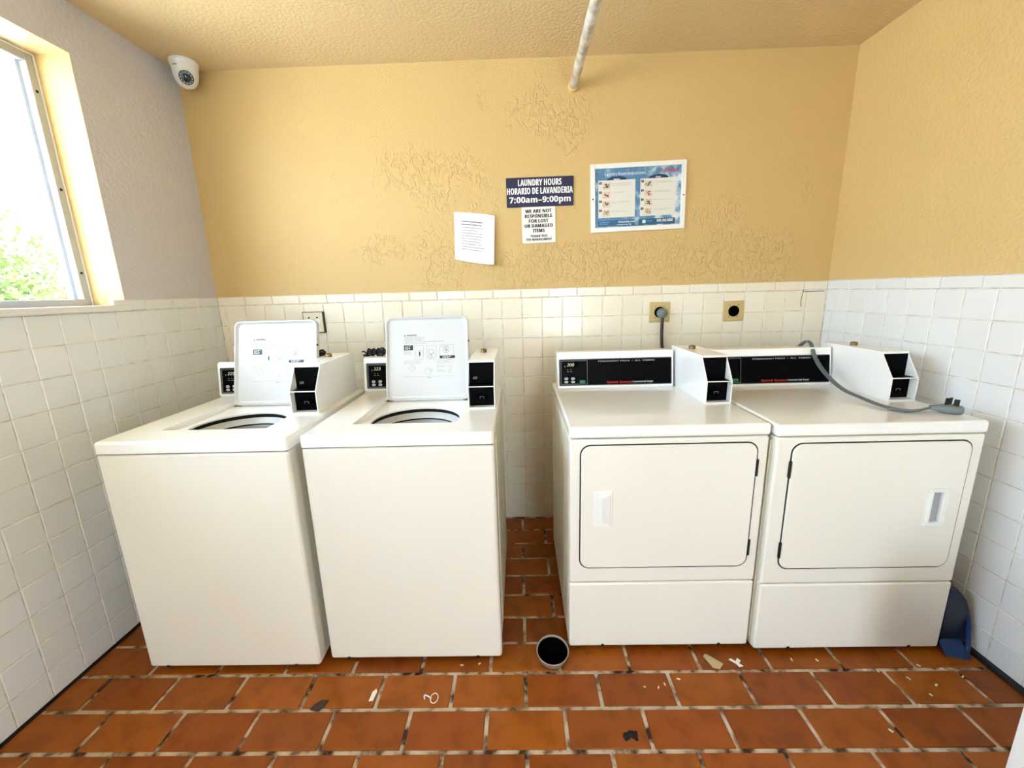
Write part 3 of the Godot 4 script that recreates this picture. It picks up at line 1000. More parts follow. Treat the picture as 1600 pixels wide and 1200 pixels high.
	for s in [-1.0, 1.0]:
		m = MB.new()
		m.T = lt
		m.tube([Vector3(s * (lid_w / 2 - 0.03), 0.0, -0.006), Vector3(s * (lid_w / 2 - 0.012), 0.0, -0.006), Vector3(s * (lid_w / 2 + 0.003), 0.0, -0.006)], 0.005, 8)
		put("lid_hinge", m, M.brass, lid)
		m = MB.new()
		m.T = lt * Transform3D(Basis.from_euler(Vector3(0, 0, -s * PI / 2)), Vector3(s * (lid_w / 2 - 0.004), 0.262, -0.004))
		m.lathe([Vector2(0.0055, -0.002), Vector2(0.0055, 0.005), Vector2(0.003, 0.007)], 10, true, true)
		put("lid_bumper", m, M.white_plastic if s < 0 else M.dark_metal, lid)
	# console
	var cz := zc - (zf - 0.355)
	var cxa := -hw - 0.004
	var cxb := hw - 0.03
	var tilt := 0.14
	var yb := 0.163 / cos(tilt)
	var face := Transform3D(Basis.from_euler(Vector3(-tilt, 0, 0)), Vector3(0, top, cz))
	m = MB.new()
	m.T = face
	m.rb(Vector3(cxa, 0, -0.09), Vector3(cxb, yb, 0), 0.014, 4)
	var console := put("console", m, M.enamel_top, t)
	control_panel(console, face, cxa + 0.018, cxb - 0.14, 0.016, yb - 0.028, "225", false)
	coin_box(t, coin_x - (x0 + x1) / 2.0, coin_x - (x0 + x1) / 2.0 + 0.1055, b + 0.02, coin_front - (zf - 0.355), top, true)
	for sx in [-1.0, 1.0]:
		for z in [b + 0.05, f - 0.07]:
			m = MB.new()
			m.T = Transform3D(Basis.IDENTITY, Vector3(sx * (hw - 0.05), 0, z))
			m.lathe([Vector2(0.022, 0), Vector2(0.022, 0.012), Vector2(0.008, 0.014), Vector2(0.008, 0.026)], 12, true, true)
			put("foot", m, M.black_rubber, t)


# ---------------------------------------------------------------- printed matter
func lines_of_print(im: Image, x0: int, y0: int, x1: int, step: int, count: int, col: Color, thick: int, fill := 1.0) -> void:
	for k in count:
		var x := x0
		var stop := x0 + int((x1 - x0) * (rng.randf_range(0.62, 1.0) if fill >= 1.0 else fill))
		while x < stop:
			var l := rng.randi_range(6, 22)
			l = mini(l, stop - x)
			var c := col.lerp(Color(col.r + 0.2, col.g + 0.2, col.b + 0.2), rng.randf())
			im.fill_rect(Rect2i(x, y0 + k * step, l, thick), c)
			x += l + rng.randi_range(4, 7)


func ring_print(im: Image, c: Vector2i, r: int, w: int, col: Color) -> void:
	for y in range(-r, r + 1):
		for x in range(-r, r + 1):
			var d := sqrt(x * x + y * y)
			if d <= r and d > r - w:
				im.set_pixel(c.x + x, c.y + y, col)


func lid_print_texture() -> ImageTexture:
	rng.seed = 77
	var im := Image.create_empty(620, 565, false, Image.FORMAT_RGB8)
	im.fill(Color(0.80, 0.80, 0.795))
	var g := Color(0.21, 0.21, 0.21)
	lines_of_print(im, 40, 84, 350, 16, 3, g, 4)
	lines_of_print(im, 40, 134, 590, 14, 1, g, 4)
	lines_of_print(im, 40, 154, 430, 14, 1, g, 4)
	im.fill_rect(Rect2i(30, 172, 102, 58), Color(0.00, 0.00, 0.00))
	lines_of_print(im, 42, 180, 122, 12, 4, Color(0.8, 0.8, 0.8), 5)
	lines_of_print(im, 30, 240, 120, 12, 4, Color(0.35, 0.35, 0.35), 3)
	for q in [Rect2i(150, 176, 100, 160), Rect2i(284, 176, 110, 160), Rect2i(430, 176, 160, 130)]:
		im.fill_rect(q, Color(0.47, 0.47, 0.47))
		im.fill_rect(Rect2i(q.position + Vector2i(2, 2), q.size - Vector2i(4, 4)), Color(0.80, 0.80, 0.795))
	for y in range(-27, 28):
		var w := int(9.0 * sqrt(1.0 - pow(y / 28.0, 2.0)))
		im.fill_rect(Rect2i(206 - w, 272 + y, 2 * w, 1), Color(0.00, 0.00, 0.00))
	ring_print(im, Vector2i(205, 272), 44, 2, Color(0.51, 0.51, 0.51))
	ring_print(im, Vector2i(336, 250), 30, 3, Color(0.42, 0.42, 0.42))
	ring_print(im, Vector2i(322, 300), 22, 3, Color(0.35, 0.35, 0.35))
	ring_print(im, Vector2i(358, 292), 26, 2, Color(0.44, 0.44, 0.44))
	ring_print(im, Vector2i(505, 232), 34, 3, Color(0.35, 0.35, 0.35))
	ring_print(im, Vector2i(505, 232), 14, 5, Color(0.06, 0.06, 0.06))
	lines_of_print(im, 440, 184, 560, 12, 2, Color(0.44, 0.44, 0.44), 3)
	im.fill_rect(Rect2i(432, 298, 170, 30), Color(0.00, 0.00, 0.00))
	lines_of_print(im, 462, 303, 580, 12, 2, Color(0.8, 0.8, 0.8), 6)
	lines_of_print(im, 30, 350, 250, 14, 3, Color(0.39, 0.39, 0.39), 3)
	lines_of_print(im, 400, 345, 590, 15, 3, Color(0.35, 0.35, 0.35), 3)
	lines_of_print(im, 400, 410, 500, 14, 2, Color(0.39, 0.39, 0.39), 3)
	lines_of_print(im, 400, 460, 500, 14, 2, Color(0.35, 0.35, 0.35), 3)
	for q in [[120, 430, 34], [130, 424, 12], [300, 470, 36], [325, 462, 16], [545, 425, 20], [540, 480, 18]]:
		ring_print(im, Vector2i(q[0], q[1]), q[2], 2, Color(0.47, 0.47, 0.47))
	im.fill_rect(Rect2i(20, 528, 580, 2), Color(0.55, 0.55, 0.55))
	lines_of_print(im, 290, 540, 350, 12, 1, Color(0.23, 0.23, 0.23), 5)
	im.generate_mipmaps()
	return ImageTexture.create_from_image(im)


func notice_texture() -> ImageTexture:
	rng.seed = 78
	var im := Image.create_empty(480, 540, false, Image.FORMAT_RGB8)
	im.fill(Color(0.95, 0.945, 0.93))
	lines_of_print(im, 88, 92, 352, 32, 2, Color(0.05, 0.05, 0.05), 11)
	lines_of_print(im, 88, 160, 372, 30, 9, Color(0.12, 0.12, 0.12), 6)
	im.generate_mipmaps()
	return ImageTexture.create_from_image(im)


func poster_texture() -> ImageTexture:
	rng.seed = 79
	var w := 1024
	var h := 674
	var n := noise(0.006, 4, FastNoiseLite.TYPE_SIMPLEX_SMOOTH, 61)
	var im := Image.create_empty(w, h, false, Image.FORMAT_RGB8)
	for y in h:
		for x in w:
			var cloud := smoothstep(0.42, 0.95, 0.5 + 0.5 * n.get_noise_2d(x, y) + 0.55 * maxf(0.0, x / 1024.0 - 0.55) - 0.10 * float(y < 150 and x < 600))
			im.set_pixel(x, y, Color(0.30, 0.49, 0.64).lerp(Color(0.86, 0.88, 0.88), cloud))
	im.fill_rect(Rect2i(46, 135, 434, 420), Color(0.86, 0.85, 0.81))
	im.fill_rect(Rect2i(540, 135, 410, 420), Color(0.86, 0.85, 0.81))
	for a in [[262, 155], [750, 155]]:     # navy half-discs heading the two columns
		for y in range(95, 136):
			var half := int(118.0 * sqrt(maxf(0.0, 1.0 - pow((135 - y) / 41.0, 2.0))))
			im.fill_rect(Rect2i(a[0] - half, y, half * 2, 1), Color(0.06, 0.18, 0.32))
	var tones := [[Color(0.62, 0.56, 0.46), Color(0.14, 0.17, 0.15)], [Color(0.80, 0.66, 0.62), Color(0.55, 0.06, 0.12)], [Color(0.72, 0.62, 0.50), Color(0.22, 0.14, 0.12)], [Color(0.72, 0.60, 0.46), Color(0.62, 0.45, 0.30)]]
	for c in 2:
		for k in 4:
			var x0 := 56 + 494 * c
			var y0 := 152 + 102 * k
			im.fill_rect(Rect2i(x0, y0, 30, 26), Color(0.07, 0.08, 0.12))
			im.fill_rect(Rect2i(x0 + 12, y0 + 6, 6, 14), Color(0.8, 0.8, 0.8))
			im.fill_rect(Rect2i(x0 + 36, y0 + 4, 100, 82), Color(0.83, 0.80, 0.74))
			for s in 26:
				var p := Vector2i(x0 + 42 + rng.randi_range(0, 70), y0 + 12 + rng.randi_range(0, 54))
				im.fill_rect(Rect2i(p, Vector2i(rng.randi_range(6, 22), rng.randi_range(4, 12))), tones[k][0])
			for s in 9:
				var p := Vector2i(x0 + 62 + rng.randi_range(0, 36), y0 + 24 + rng.randi_range(0, 34))
				im.fill_rect(Rect2i(p, Vector2i(rng.randi_range(6, 20), rng.randi_range(4, 14))), tones[k][1])
			lines_of_print(im, x0 + 152, y0 + 18, x0 + 380, 14, rng.randi_range(1, 3), Color(0.52, 0.52, 0.50), 4)
	im.fill_rect(Rect2i(40, 588, 440, 66), Color(0.12, 0.36, 0.52))
	im.fill_rect(Rect2i(530, 588, 430, 66), Color(0.10, 0.33, 0.45))
	im.fill_rect(Rect2i(572, 600, 38, 36), Color(0.86, 0.9, 0.92))
	lines_of_print(im, 60, 604, 220, 18, 2, Color(0.30, 0.55, 0.72), 8)
	lines_of_print(im, 626, 610, 720, 18, 1, Color(0.28, 0.52, 0.66), 8)
	lines_of_print(im, 270, 636, 470, 18, 1, Color(0.75, 0.82, 0.86), 7)
	im.generate_mipmaps()
	return ImageTexture.create_from_image(im)


func printed(t: Texture2D, rough := 0.6) -> StandardMaterial3D:
	var m := plain(Color.WHITE, rough)
	m.albedo_texture = t
	m.cull_mode = BaseMaterial3D.CULL_DISABLED
	return m


func build_signs() -> void:
	# blue hours sign
	var t := thing("hours_sign", "navy blue sign with white lettering giving the laundry hours", "sign", Vector3(1.7805, 1.846, 0.004))
	t.rotation.z = 0.006
	var m := MB.new()
	m.plate(rrect(-0.1725, -0.071, 0.1725, 0.071, 0.002, 2), 0, 0.003, 0.0005)
	put("sign_board", m, M.navy, t)
	words("LAUNDRY HOURS", Vector2(0.222, 0.030), Vector3(0.0, 0.046, 0.0032), M.white_ink, t, true, 0.0008, Basis.IDENTITY, "lettering", 2)
	words("HORARIO DE LAVANDERIA", Vector2(0.338, 0.030), Vector3(0.0, 0.006, 0.0032), M.white_ink, t, true, 0.0008, Basis.IDENTITY, "lettering", 2)
	words("7:00am–9:00pm", Vector2(0.316, 0.038), Vector3(0.0, -0.041, 0.0032), M.white_ink, t, true, 0.0008, Basis.IDENTITY, "lettering", 2)
	# white sign below
	t = thing("disclaimer_sign", "white sign in black capitals hung below the blue hours sign", "sign", Vector3(1.7725, 1.6875, 0.003))
	t.rotation.z = 0.012
	m = MB.new()
	m.plate(rrect(-0.0875, -0.0905, 0.0875, 0.0895, 0.002, 2), 0, 0.002, 0.0005)
	put("sign_board", m, M.white_frame, t)
	for q in [["WE ARE NOT", 0.136, 0.0165, 0.0665], ["RESPONSIBLE", 0.142, 0.0165, 0.0425], ["FOR LOST", 0.100, 0.0165, 0.0185], ["OR DAMAGED", 0.147, 0.0165, -0.0055], ["ITEMS", 0.060, 0.0165, -0.0295], ["THANK YOU", 0.088, 0.0115, -0.0565], ["THE MANAGEMENT", 0.135, 0.0115, -0.0735]]:
		words(q[0], Vector2(q[1], q[2]), Vector3(0, q[3], 0.0022), M.black_ink, t, true, 0.0008, Basis.IDENTITY, "lettering", 2)
	# curling paper notice
	var nm := printed(notice_texture(), 0.85)
	m = MB.new()
	var c := [Vector3(1.332, 1.7624, 0.004), Vector3(1.5443, 1.7372, 0.010), Vector3(1.5318, 1.4904, 0.012), Vector3(1.3249, 1.5258, 0.006)]
	var k := 12
	for i in k:
		for j in k:
			var q := []
			var us := []
			for d in [Vector2(0, 0), Vector2(1, 0), Vector2(1, 1), Vector2(0, 1)]:
				var u: float = (i + d.x) / k
				var w: float = (j + d.y) / k
				var p: Vector3 = c[0].lerp(c[1], u).lerp(c[3].lerp(c[2], u), w)
				p.z += 0.022 * u * u * w * w + 0.012 * pow(maxf(0.0, u - 0.75) * 4.0, 2.0) * w + 0.004 * sin(w * 5.0) * u
				p.y += 0.004 * sin(u * PI) * (1.0 - w) - 0.004 * sin(u * PI) * w
				q.append(p); us.append(Vector2(u, w))
			var nn: Vector3 = (q[1] - q[0]).cross(q[0] - q[3]).normalized()
			if nn.z < 0:
				nn = -nn
			m.tri(q[0], q[1], q[2], nn, nn, nn, us[0], us[1], us[2])
			m.tri(q[0], q[2], q[3], nn, nn, nn, us[0], us[2], us[3])
	tag(put("paper_notice", m, nm), "curling sheet of printed paper stuck on the tan wall", "notice")
	# framed poster
	t = thing("instruction_poster", "blue laundry room instructions poster in a white frame", "poster", Vector3(2.283, 1.806, 0.001))
	t.rotation.z = 0.0185
	m = MB.new()
	var hw := 0.242
	var hh := 0.1645
	var fr := 0.023
	for q in [[-hw + fr - 0.003, -hh, hw - fr + 0.003, -hh + fr, 0.0126], [-hw + fr - 0.003, hh - fr, hw - fr + 0.003, hh, 0.0126], [-hw, -hh, -hw + fr, hh, 0.013], [hw - fr, -hh, hw, hh, 0.013]]:
		m.rb(Vector3(q[0], q[1], 0), Vector3(q[2], q[3], q[4]), 0.002, 2)
	var frame := put("frame", m, M.white_frame, t)
	for s in [-1.0, 1.0]:
		m = MB.new()
		m.T = Transform3D(Basis.from_euler(Vector3(PI / 2, 0, 0)), Vector3(s * (hw - 0.011), -0.002, 0.013))
		m.lathe([Vector2(0.0038, -0.001), Vector2(0.0036, 0.0012), Vector2(0.001, 0.002)], 10, true, true)
		put("frame_screw", m, M.dark_metal, frame)
	m = MB.new()
	m.quad(Vector3(-hw + 0.02, -hh + 0.02, 0.006), Vector3(hw - 0.02, -hh + 0.02, 0.006), Vector3(hw - 0.02, hh - 0.02, 0.006), Vector3(-hw + 0.02, hh - 0.02, 0.006), Vector3(0, 0, 1))
	var pr := put("poster_print", m, printed(poster_texture(), 0.3), t)
	words("Laundry Room Instructions", Vector2(0.205, 0.0195), Vector3(-0.065, 0.113, 0.0064), M.white_ink, pr, false, 0.0004)
	words("Washer", Vector2(0.032, 0.0085), Vector3(-0.108, 0.0905, 0.0064), M.white_ink, pr, true, 0.0004)
	words("Dryer", Vector2(0.026, 0.0095), Vector3(0.103, 0.0905, 0.0064), M.white_ink, pr, true, 0.0004)
	var sk := Basis(Vector3(1, 0, 0), Vector3(0.2, 1, 0), Vector3(0, 0, 1))
	words("coinmach", Vector2(0.068, 0.018), Vector3(0.166, 0.1215, 0.0064), M.red_ink, pr, true, 0.0004, sk)
	m = MB.new()
	for s in 2:
		var pts := []
		for i in 9:
			var a := lerpf(0.9, 5.0, i / 8.0)
			pts.append(Vector3(0.122 - 0.012 * s + cos(a) * 0.0075, 0.119 + sin(a) * 0.008, 0.0064))
		m.tube(pts, 0.0014, 5, true, 0.3)
	put("logo_swoosh", m, M.red_ink, pr)
	words("fixlaundry.com", Vector2(0.086, 0.0125), Vector3(-0.056, -0.1175, 0.0064), M.white_ink, pr, true, 0.0004)
	words("800.242.5602", Vector2(0.082, 0.0135), Vector3(0.142, -0.1185, 0.0064), M.white_ink, pr, true, 0.0004)


# ---------------------------------------------------------------- loose and fixed small things
func smooth_path(pts: Array, steps := 6) -> Array:
	var cv := Curve3D.new()
	for i in pts.size():
		var t: Vector3 = (pts[mini(i + 1, pts.size() - 1)] - pts[maxi(i - 1, 0)]) / 6.0
		cv.add_point(pts[i], -t, t)
	var out := []
	for i in (pts.size() - 1) * steps + 1:
		out.append(cv.sample(mini(i / steps, pts.size() - 1), float(i % steps) / steps))
	return out


func range_outlet(at: Vector3, turn: float, label: String) -> void:
	var t := thing("wall_outlet", label, "outlet", at, "dryer outlets on the back wall")
	t.rotation.z = turn
	var m := MB.new()
	m.plate(rrect(-0.0555, -0.0545, 0.0555, 0.0545, 0.003, 2), 0, 0.006, 0.003)
	var plate := put("cover_plate", m, M.beige_plate, t)
	m = MB.new()
	m.T = Transform3D(Basis.from_euler(Vector3(PI / 2, 0, 0)), Vector3(0, 0, 0.006))
	m.lathe([Vector2(0.0295, -0.001), Vector2(0.0295, 0.0012), Vector2(0.027, 0.0016), Vector2(0.0265, 0.0008)], 28, false, true)
	put("socket", m, M.black_matt, plate)
	for q in [[-0.023, 0.03], [0.022, 0.032], [-0.023, -0.029], [0.02, -0.03]]:
		m = MB.new()
		m.T = Transform3D(Basis.from_euler(Vector3(PI / 2, 0, 0)), Vector3(q[0], q[1], 0.006))
		m.lathe([Vector2(0.0026, -0.001), Vector2(0.0024, 0.001), Vector2(0.001, 0.0015)], 8, true, true)
		put("plate_screw", m, M.dark_metal, plate)


func cord_bundle(at: Vector3, label: String) -> void:
	rng.seed = 5
	var t := thing("cord_bundle", label, "cord", at, "black cord bundles on the washer consoles")
	var m := MB.new()
	for k in 7:
		var pts := []
		var ph := rng.randf() * TAU
		var lift := 0.007 + 0.0045 * (k % 4) + rng.randf() * 0.006
		for i in 21:
			var a := TAU * i / 20.0
			pts.append(Vector3(0.012 + cos(a) * (0.036 + 0.006 * sin(ph + k)), lift + 0.006 * sin(2 * a + ph) + 0.004 * k * (0.6 + 0.4 * cos(a)) * 0.5, sin(a) * (0.020 - 0.002 * k) + rng.randf_range(-0.001, 0.001)))
		m.tube(pts, 0.0042, 7)
	var loops := put("cord_loops", m, M.black_rubber, t)
	m = MB.new()
	for k in 3:
		var pts := []
		for i in 9:
			var a := TAU * i / 8.0
			pts.append(Vector3(-0.004 + 0.022 * (k - 1) + cos(a) * 0.002, 0.020 + cos(a) * 0.017, sin(a) * 0.021))
		m.tube(pts, 0.0034, 6)
	put("cord_tie", m, M.black_matt, loops)
	m = MB.new()
	m.tube(smooth_path([Vector3(-0.022, 0.012, 0.0), Vector3(-0.036, 0.016, 0.006), Vector3(-0.044, 0.026, 0.008), Vector3(-0.054, 0.024, 0.010)]), 0.0032, 7)
	m.tube(smooth_path([Vector3(-0.03, 0.006, 0.004), Vector3(-0.042, 0.008, 0.010), Vector3(-0.048, 0.006, 0.012)]), 0.0056, 7)
	put("cord_end", m, M.black_rubber, t)


func scrap(called: String, at: Vector3, outline: Array, mat: Material, label: String, category: String, group := "") -> void:
	var m := MB.new()
	var p := PackedVector2Array()
	for q in outline:
		p.append(Vector2(q[0], -q[1]))
	m.T = Transform3D(Basis.from_euler(Vector3(-PI / 2, 0, 0)), Vector3.ZERO)
	m.prism(p, 0.0002, 0.0016)
	var o := put(called, m, mat)
	o.position = at
	tag(o, label, category, group)


func build_small_things() -> void:
	var m := MB.new()
	# conduit under the ceiling
	m.T = Transform3D(Basis.from_euler(Vector3(PI / 2, 0, 0)), Vector3(1.948, 2.318, -0.002))
	var t := thing("conduit_pipe", "white worn conduit pipe running out from the back wall under the ceiling", "pipe", Vector3.ZERO)
	m.lathe([Vector2(0.0205, 0), Vector2(0.0205, D + 0.002)], 20, true, true)
	put("pipe", m, M.pipe, t)
	m = MB.new()
	m.T = Transform3D(Basis.from_euler(Vector3(PI / 2, 0, 0)), Vector3(1.948, 2.318, 0.0))
	m.lathe([Vector2(0.0255, 0), Vector2(0.0255, 0.03), Vector2(0.0235, 0.034), Vector2(0.0206, 0.034)], 20, true, false)
	put("wall_collar", m, M.tan_paint, t)
	# security camera in the upper left corner
	t = thing("security_camera", "white dome security camera in the corner below the ceiling", "camera", Vector3(0.102, H, 0.086))
	m = MB.new()
	m.lathe([Vector2(0.057, 0), Vector2(0.0585, -0.003), Vector2(0.0585, -0.014), Vector2(0.056, -0.018)], 32, true, true)
	put("base", m, M.white_plastic, t)
	m = MB.new()
	m.lathe([Vector2(0.0555, -0.016), Vector2(0.0535, -0.03), Vector2(0.0515, -0.055), Vector2(0.049, -0.07), Vector2(0.043, -0.088), Vector2(0.032, -0.102), Vector2(0.016, -0.111), Vector2(0.001, -0.113)], 32, true, true)
	var shell := put("housing", m, M.white_plastic, t)
	var dir := Vector3(0.62, -0.42, 0.86).normalized()
	var side := Vector3.UP.cross(dir).normalized()
	var eye := Transform3D(Basis(side, dir, side.cross(dir)), Vector3(0, -0.066, 0) + dir * 0.037)
	m = MB.new()
	m.T = eye
	m.lathe([Vector2(0.034, -0.02), Vector2(0.036, 0.006), Vector2(0.034, 0.013), Vector2(0.030, 0.014)], 28, false, false)
	m.lathe([Vector2(0.030, 0.014), Vector2(0.0295, 0.010)], 28, false, true, true)
	put("eyeball", m, M.white_plastic, shell)
	m = MB.new()
	m.T = eye
	m.lathe([Vector2(0.029, 0.009), Vector2(0.029, 0.0115), Vector2(0.0165, 0.0115)], 28, false, true)
	var ring := put("lamp_ring", m, M.panel_border, shell)
	for i in 12:
		var a := TAU * i / 12
		m = MB.new()
		m.T = eye * Transform3D(Basis.IDENTITY, Vector3(cos(a) * 0.0225, 0.0115, sin(a) * 0.0225))
		m.lathe([Vector2(0.0028, 0), Vector2(0.0024, 0.002), Vector2(0.0004, 0.003)], 8, false, true)
		put("infrared_lamp", m, M.grey_plastic, shell)
	m = MB.new()
	m.T = eye
	m.lathe([Vector2(0.0165, 0.010), Vector2(0.0165, 0.0135), Vector2(0.0145, 0.0138)], 24, false, false)
	m.lathe([Vector2(0.0146, 0.0125), Vector2(0.011, 0.0135), Vector2(0.006, 0.0143), Vector2(0.0004, 0.0146)], 24, false, true)
	put("lens", m, M.lens, shell)
	m = MB.new()
	var tag_side := Vector3(-0.12, 0, 1).normalized()
	m.T = Transform3D(Basis(Vector3.UP.cross(tag_side).normalized(), Vector3.UP, tag_side), Vector3(0, -0.033, 0) + tag_side * 0.0535)
	m.box(Vector3(-0.011, -0.003, -0.001), Vector3(-0.003, 0.003, 0.0006))
	m.box(Vector3(-0.001, -0.0026, -0.001), Vector3(0.010, 0.0026, 0.0006))
	put("name_mark", m, M.grey_ink, shell)

	# outlets
	range_outlet(Vector3(2.4245, 1.2175, 0.0), 0.0, "beige square outlet with a grey plug pushed into it")
	range_outlet(Vector3(2.8235, 1.213, 0.0), 0.03, "beige square outlet standing empty with a black round socket")
	t = thing("wall_outlet", "cream outlet plate in a dark box, half hidden by the leftmost washer lid", "outlet", Vector3(0.524, 1.213, 0.0))
	m = MB.new()
	m.box(Vector3(-0.0585, -0.0585, 0), Vector3(0.0585, 0.0575, 0.010))
	put("outlet_box", m, M.dark_metal, t)
	m = MB.new()
	m.plate(rrect(-0.054, -0.055, 0.052, 0.054, 0.003, 2), 0.008, 0.014, 0.002)
	var plate := put("cover_plate", m, M.cream_plate, t)
	for x in [-0.0225, 0.0225]:
		m = MB.new()
		m.T = Transform3D(Basis.from_euler(Vector3(PI / 2, 0, 0)), Vector3(x, 0.026, 0.0138))
		m.lathe([Vector2(0.005, -0.001), Vector2(0.0048, 0.0008), Vector2(0.002, 0.0012)], 10, true, true)
		put("plate_screw", m, M.black_matt, plate)
		m = MB.new()
		for y in [0.006, -0.035]:
			m.plate(rrect(x - 0.014, y - 0.013, x + 0.014, y + 0.013, 0.009, 4), 0.0135, 0.015)
		put("receptacle", m, M.white_plastic, plate)

	# plug and cord in the first outlet
	t = thing("power_cord", "grey round plug in the wall outlet with its cord hanging behind the dryer", "cord", Vector3(2.4245, 1.2175, 0.0))
	m = MB.new()
	m.T = Transform3D(Basis.from_euler(Vector3(PI / 2, 0, 0)), Vector3(0.008, -0.004, 0.008))
	m.lathe([Vector2(0.026, 0), Vector2(0.027, 0.012), Vector2(0.0255, 0.03), Vector2(0.021, 0.036), Vector2(0.001, 0.037)], 24, true, true)
	put("plug", m, M.plug_grey, t)
	m = MB.new()
	m.tube(smooth_path([Vector3(0.008, -0.012, 0.03), Vector3(0.007, -0.04, 0.034), Vector3(0.008, -0.09, 0.030), Vector3(0.012, -0.16, 0.028), Vector3(0.02, -0.24, 0.03), Vector3(0.03, -0.5, 0.04), Vector3(0.02, -0.8, 0.06)]), 0.0085, 10)
	put("cable", m, M.cord_brown, t)

	# loose dryer cord, draped over the console of the right dryer
	t = thing("power_cord", "grey flat power cord draped over the right dryer, plug prongs up", "cord", Vector3.ZERO)
	var pts := smooth_path([Vector3(2.975, 0.72, 0.25), Vector3(2.985, 0.98, 0.27), Vector3(2.987, 1.075, 0.345), Vector3(2.983, 1.083, 0.40), Vector3(2.966, 1.03, 0.465), Vector3(2.960, 0.984, 0.53), Vector3(2.962, 0.945, 0.60), Vector3(2.968, 0.922, 0.66), Vector3(2.976, 0.912, 0.72), Vector3(2.973, 0.907, 0.80), Vector3(2.976, 0.906, 0.852), Vector3(3.000, 0.906, 0.894), Vector3(3.040, 0.907, 0.898), Vector3(3.066, 0.910, 0.892), Vector3(3.088, 0.914, 0.890)])
	m = MB.new()
	for s in [-1, 0, 1]:
		var q := []
		for i in pts.size():
			var d: Vector3 = (pts[mini(i + 1, pts.size() - 1)] - pts[maxi(i - 1, 0)]).normalized()
			var side2 := Vector3(1, 0, 0) if absf(d.x) < 0.7 else Vector3(0, 0.6, 1).normalized()
			side2 = (side2 - d * side2.dot(d)).normalized()
			q.append(pts[i] + side2 * 0.0056 * s)
		m.tube(q, 0.0041, 8)
	put("cable", m, M.cord_grey, t)
	m = MB.new()      # flat right-angle plug body
	var pt := Transform3D(Basis.from_euler(Vector3(0, -0.25, -0.05)), Vector3(3.083, 0.916, 0.893))
	m.T = pt
	var rings := []
	for q in [[0.0, 0.007, 0.007], [0.012, 0.011, 0.009], [0.03, 0.019, 0.012], [0.048, 0.026, 0.015], [0.068, 0.027, 0.0155], [0.082, 0.024, 0.0145], [0.087, 0.016, 0.009]]:
		var ring2 := PackedVector3Array()
		for k in 16:
			var a := TAU * k / 16
			ring2.append(Vector3(q[0], signf(sin(a)) * pow(absf(sin(a)), 0.6) * q[2], signf(cos(a)) * pow(absf(cos(a)), 0.6) * q[1]))
		rings.append(ring2)
	m.loft(rings, true)
	var plug := put("plug", m, M.plug_grey, t)
	for q in [[0.045, 0.0, 0.0, true], [0.062, -0.014, 0.5, false], [0.062, 0.014, -0.5, false]]:
		m = MB.new()
		m.T = pt * Transform3D(Basis.from_euler(Vector3(0, q[2], 0)), Vector3(q[0], 0.011, q[1]))
		m.rb(Vector3(-0.007, 0, -0.0012), Vector3(0.007, 0.026, 0.0012), 0.0008, 1)
		if q[3]:
			m.rb(Vector3(-0.0055, 0, -0.001), Vector3(-0.004, 0.018, 0.006), 0.0006, 1)
		put("prong", m, M.dark_metal, plug)

	# black cord bundles on the washers' consoles
	cord_bundle(Vector3(0.972, 1.068, 0.375), "black bundle of cord lying on the middle washer console")
	cord_bundle(Vector3(0.70, 1.07, 0.405), "black bundle of cord behind the lid of the leftmost washer")

	# short duct collar on the floor, mouth up and tipped to the viewer
	t = thing("duct_collar", "short round metal duct collar standing open on the floor between the machines", "duct", Vector3(1.754, 0, 1.005))
	t.rotation = Vector3(0.16, 0, 0)
	m = MB.new()
	m.lathe([Vector2(0.052, 0.012), Vector2(0.054, 0.02), Vector2(0.057, 0.034), Vector2(0.060, 0.040), Vector2(0.0605, 0.043), Vector2(0.0585, 0.0445), Vector2(0.0565, 0.042)], 40, false, false)
	m.lathe([Vector2(0.0565, 0.042), Vector2(0.0555, 0.036)], 40, false, false, true)
	put("collar", m, M.duct, t)
	m = MB.new()
	m.lathe([Vector2(0.0557, 0.037), Vector2(0.052, 0.014), Vector2(0.002, 0.013)], 40, false, true, true)
	put("inside", m, M.black_matt, t)

	# blue dustpan between the right dryer and the wall
	t = thing("dustpan", "dark blue plastic dustpan standing between the right dryer and the wall", "dustpan", Vector3(3.19, 0, 0.995))
	var outline := PackedVector2Array([Vector2(0.0, 0.02), Vector2(0.075, 0.012), Vector2(0.094, 0.03), Vector2(0.092, 0.11), Vector2(0.086, 0.165), Vector2(0.066, 0.212), Vector2(0.036, 0.244), Vector2(0.0, 0.262)])
	m = MB.new()
	m.prism(outline, -0.16, -0.008)
	var pan := put("pan", m, M.blue_plastic, t)
	m = MB.new()
	var rim := []
	for p in [Vector3(0.066, 0.012, 0.03), Vector3(0.082, 0.03, 0.016), Vector3(0.088, 0.07, 0.004), Vector3(0.090, 0.12, -0.008), Vector3(0.083, 0.165, -0.018), Vector3(0.064, 0.210, -0.022), Vector3(0.035, 0.240, -0.024), Vector3(0.004, 0.257, -0.024)]:
		rim.append(p)
	m.tube(smooth_path(rim, 4), 0.008, 8)
	put("rim", m, M.blue_rim_highlight, pan)
	m = MB.new()
	m.facing(Vector3(-0.002, 0.06, -0.022), Vector3(0.08, 0.055, -0.02), Vector3(0.072, 0.004, 0.046), Vector3(0.0, 0.006, 0.026), Vector3(0, 0.6, 1))
	m.facing(Vector3(-0.002, 0.05, -0.024), Vector3(0.08, 0.045, -0.022), Vector3(0.072, 0.001, 0.043), Vector3(0.0, 0.003, 0.023), Vector3(0, -0.6, -1))
	m.facing(Vector3(0.0, 0.006, 0.026), Vector3(0.072, 0.004, 0.046), Vector3(0.072, 0.001, 0.043), Vector3(0.0, 0.003, 0.023), Vector3(0, 0, 1))
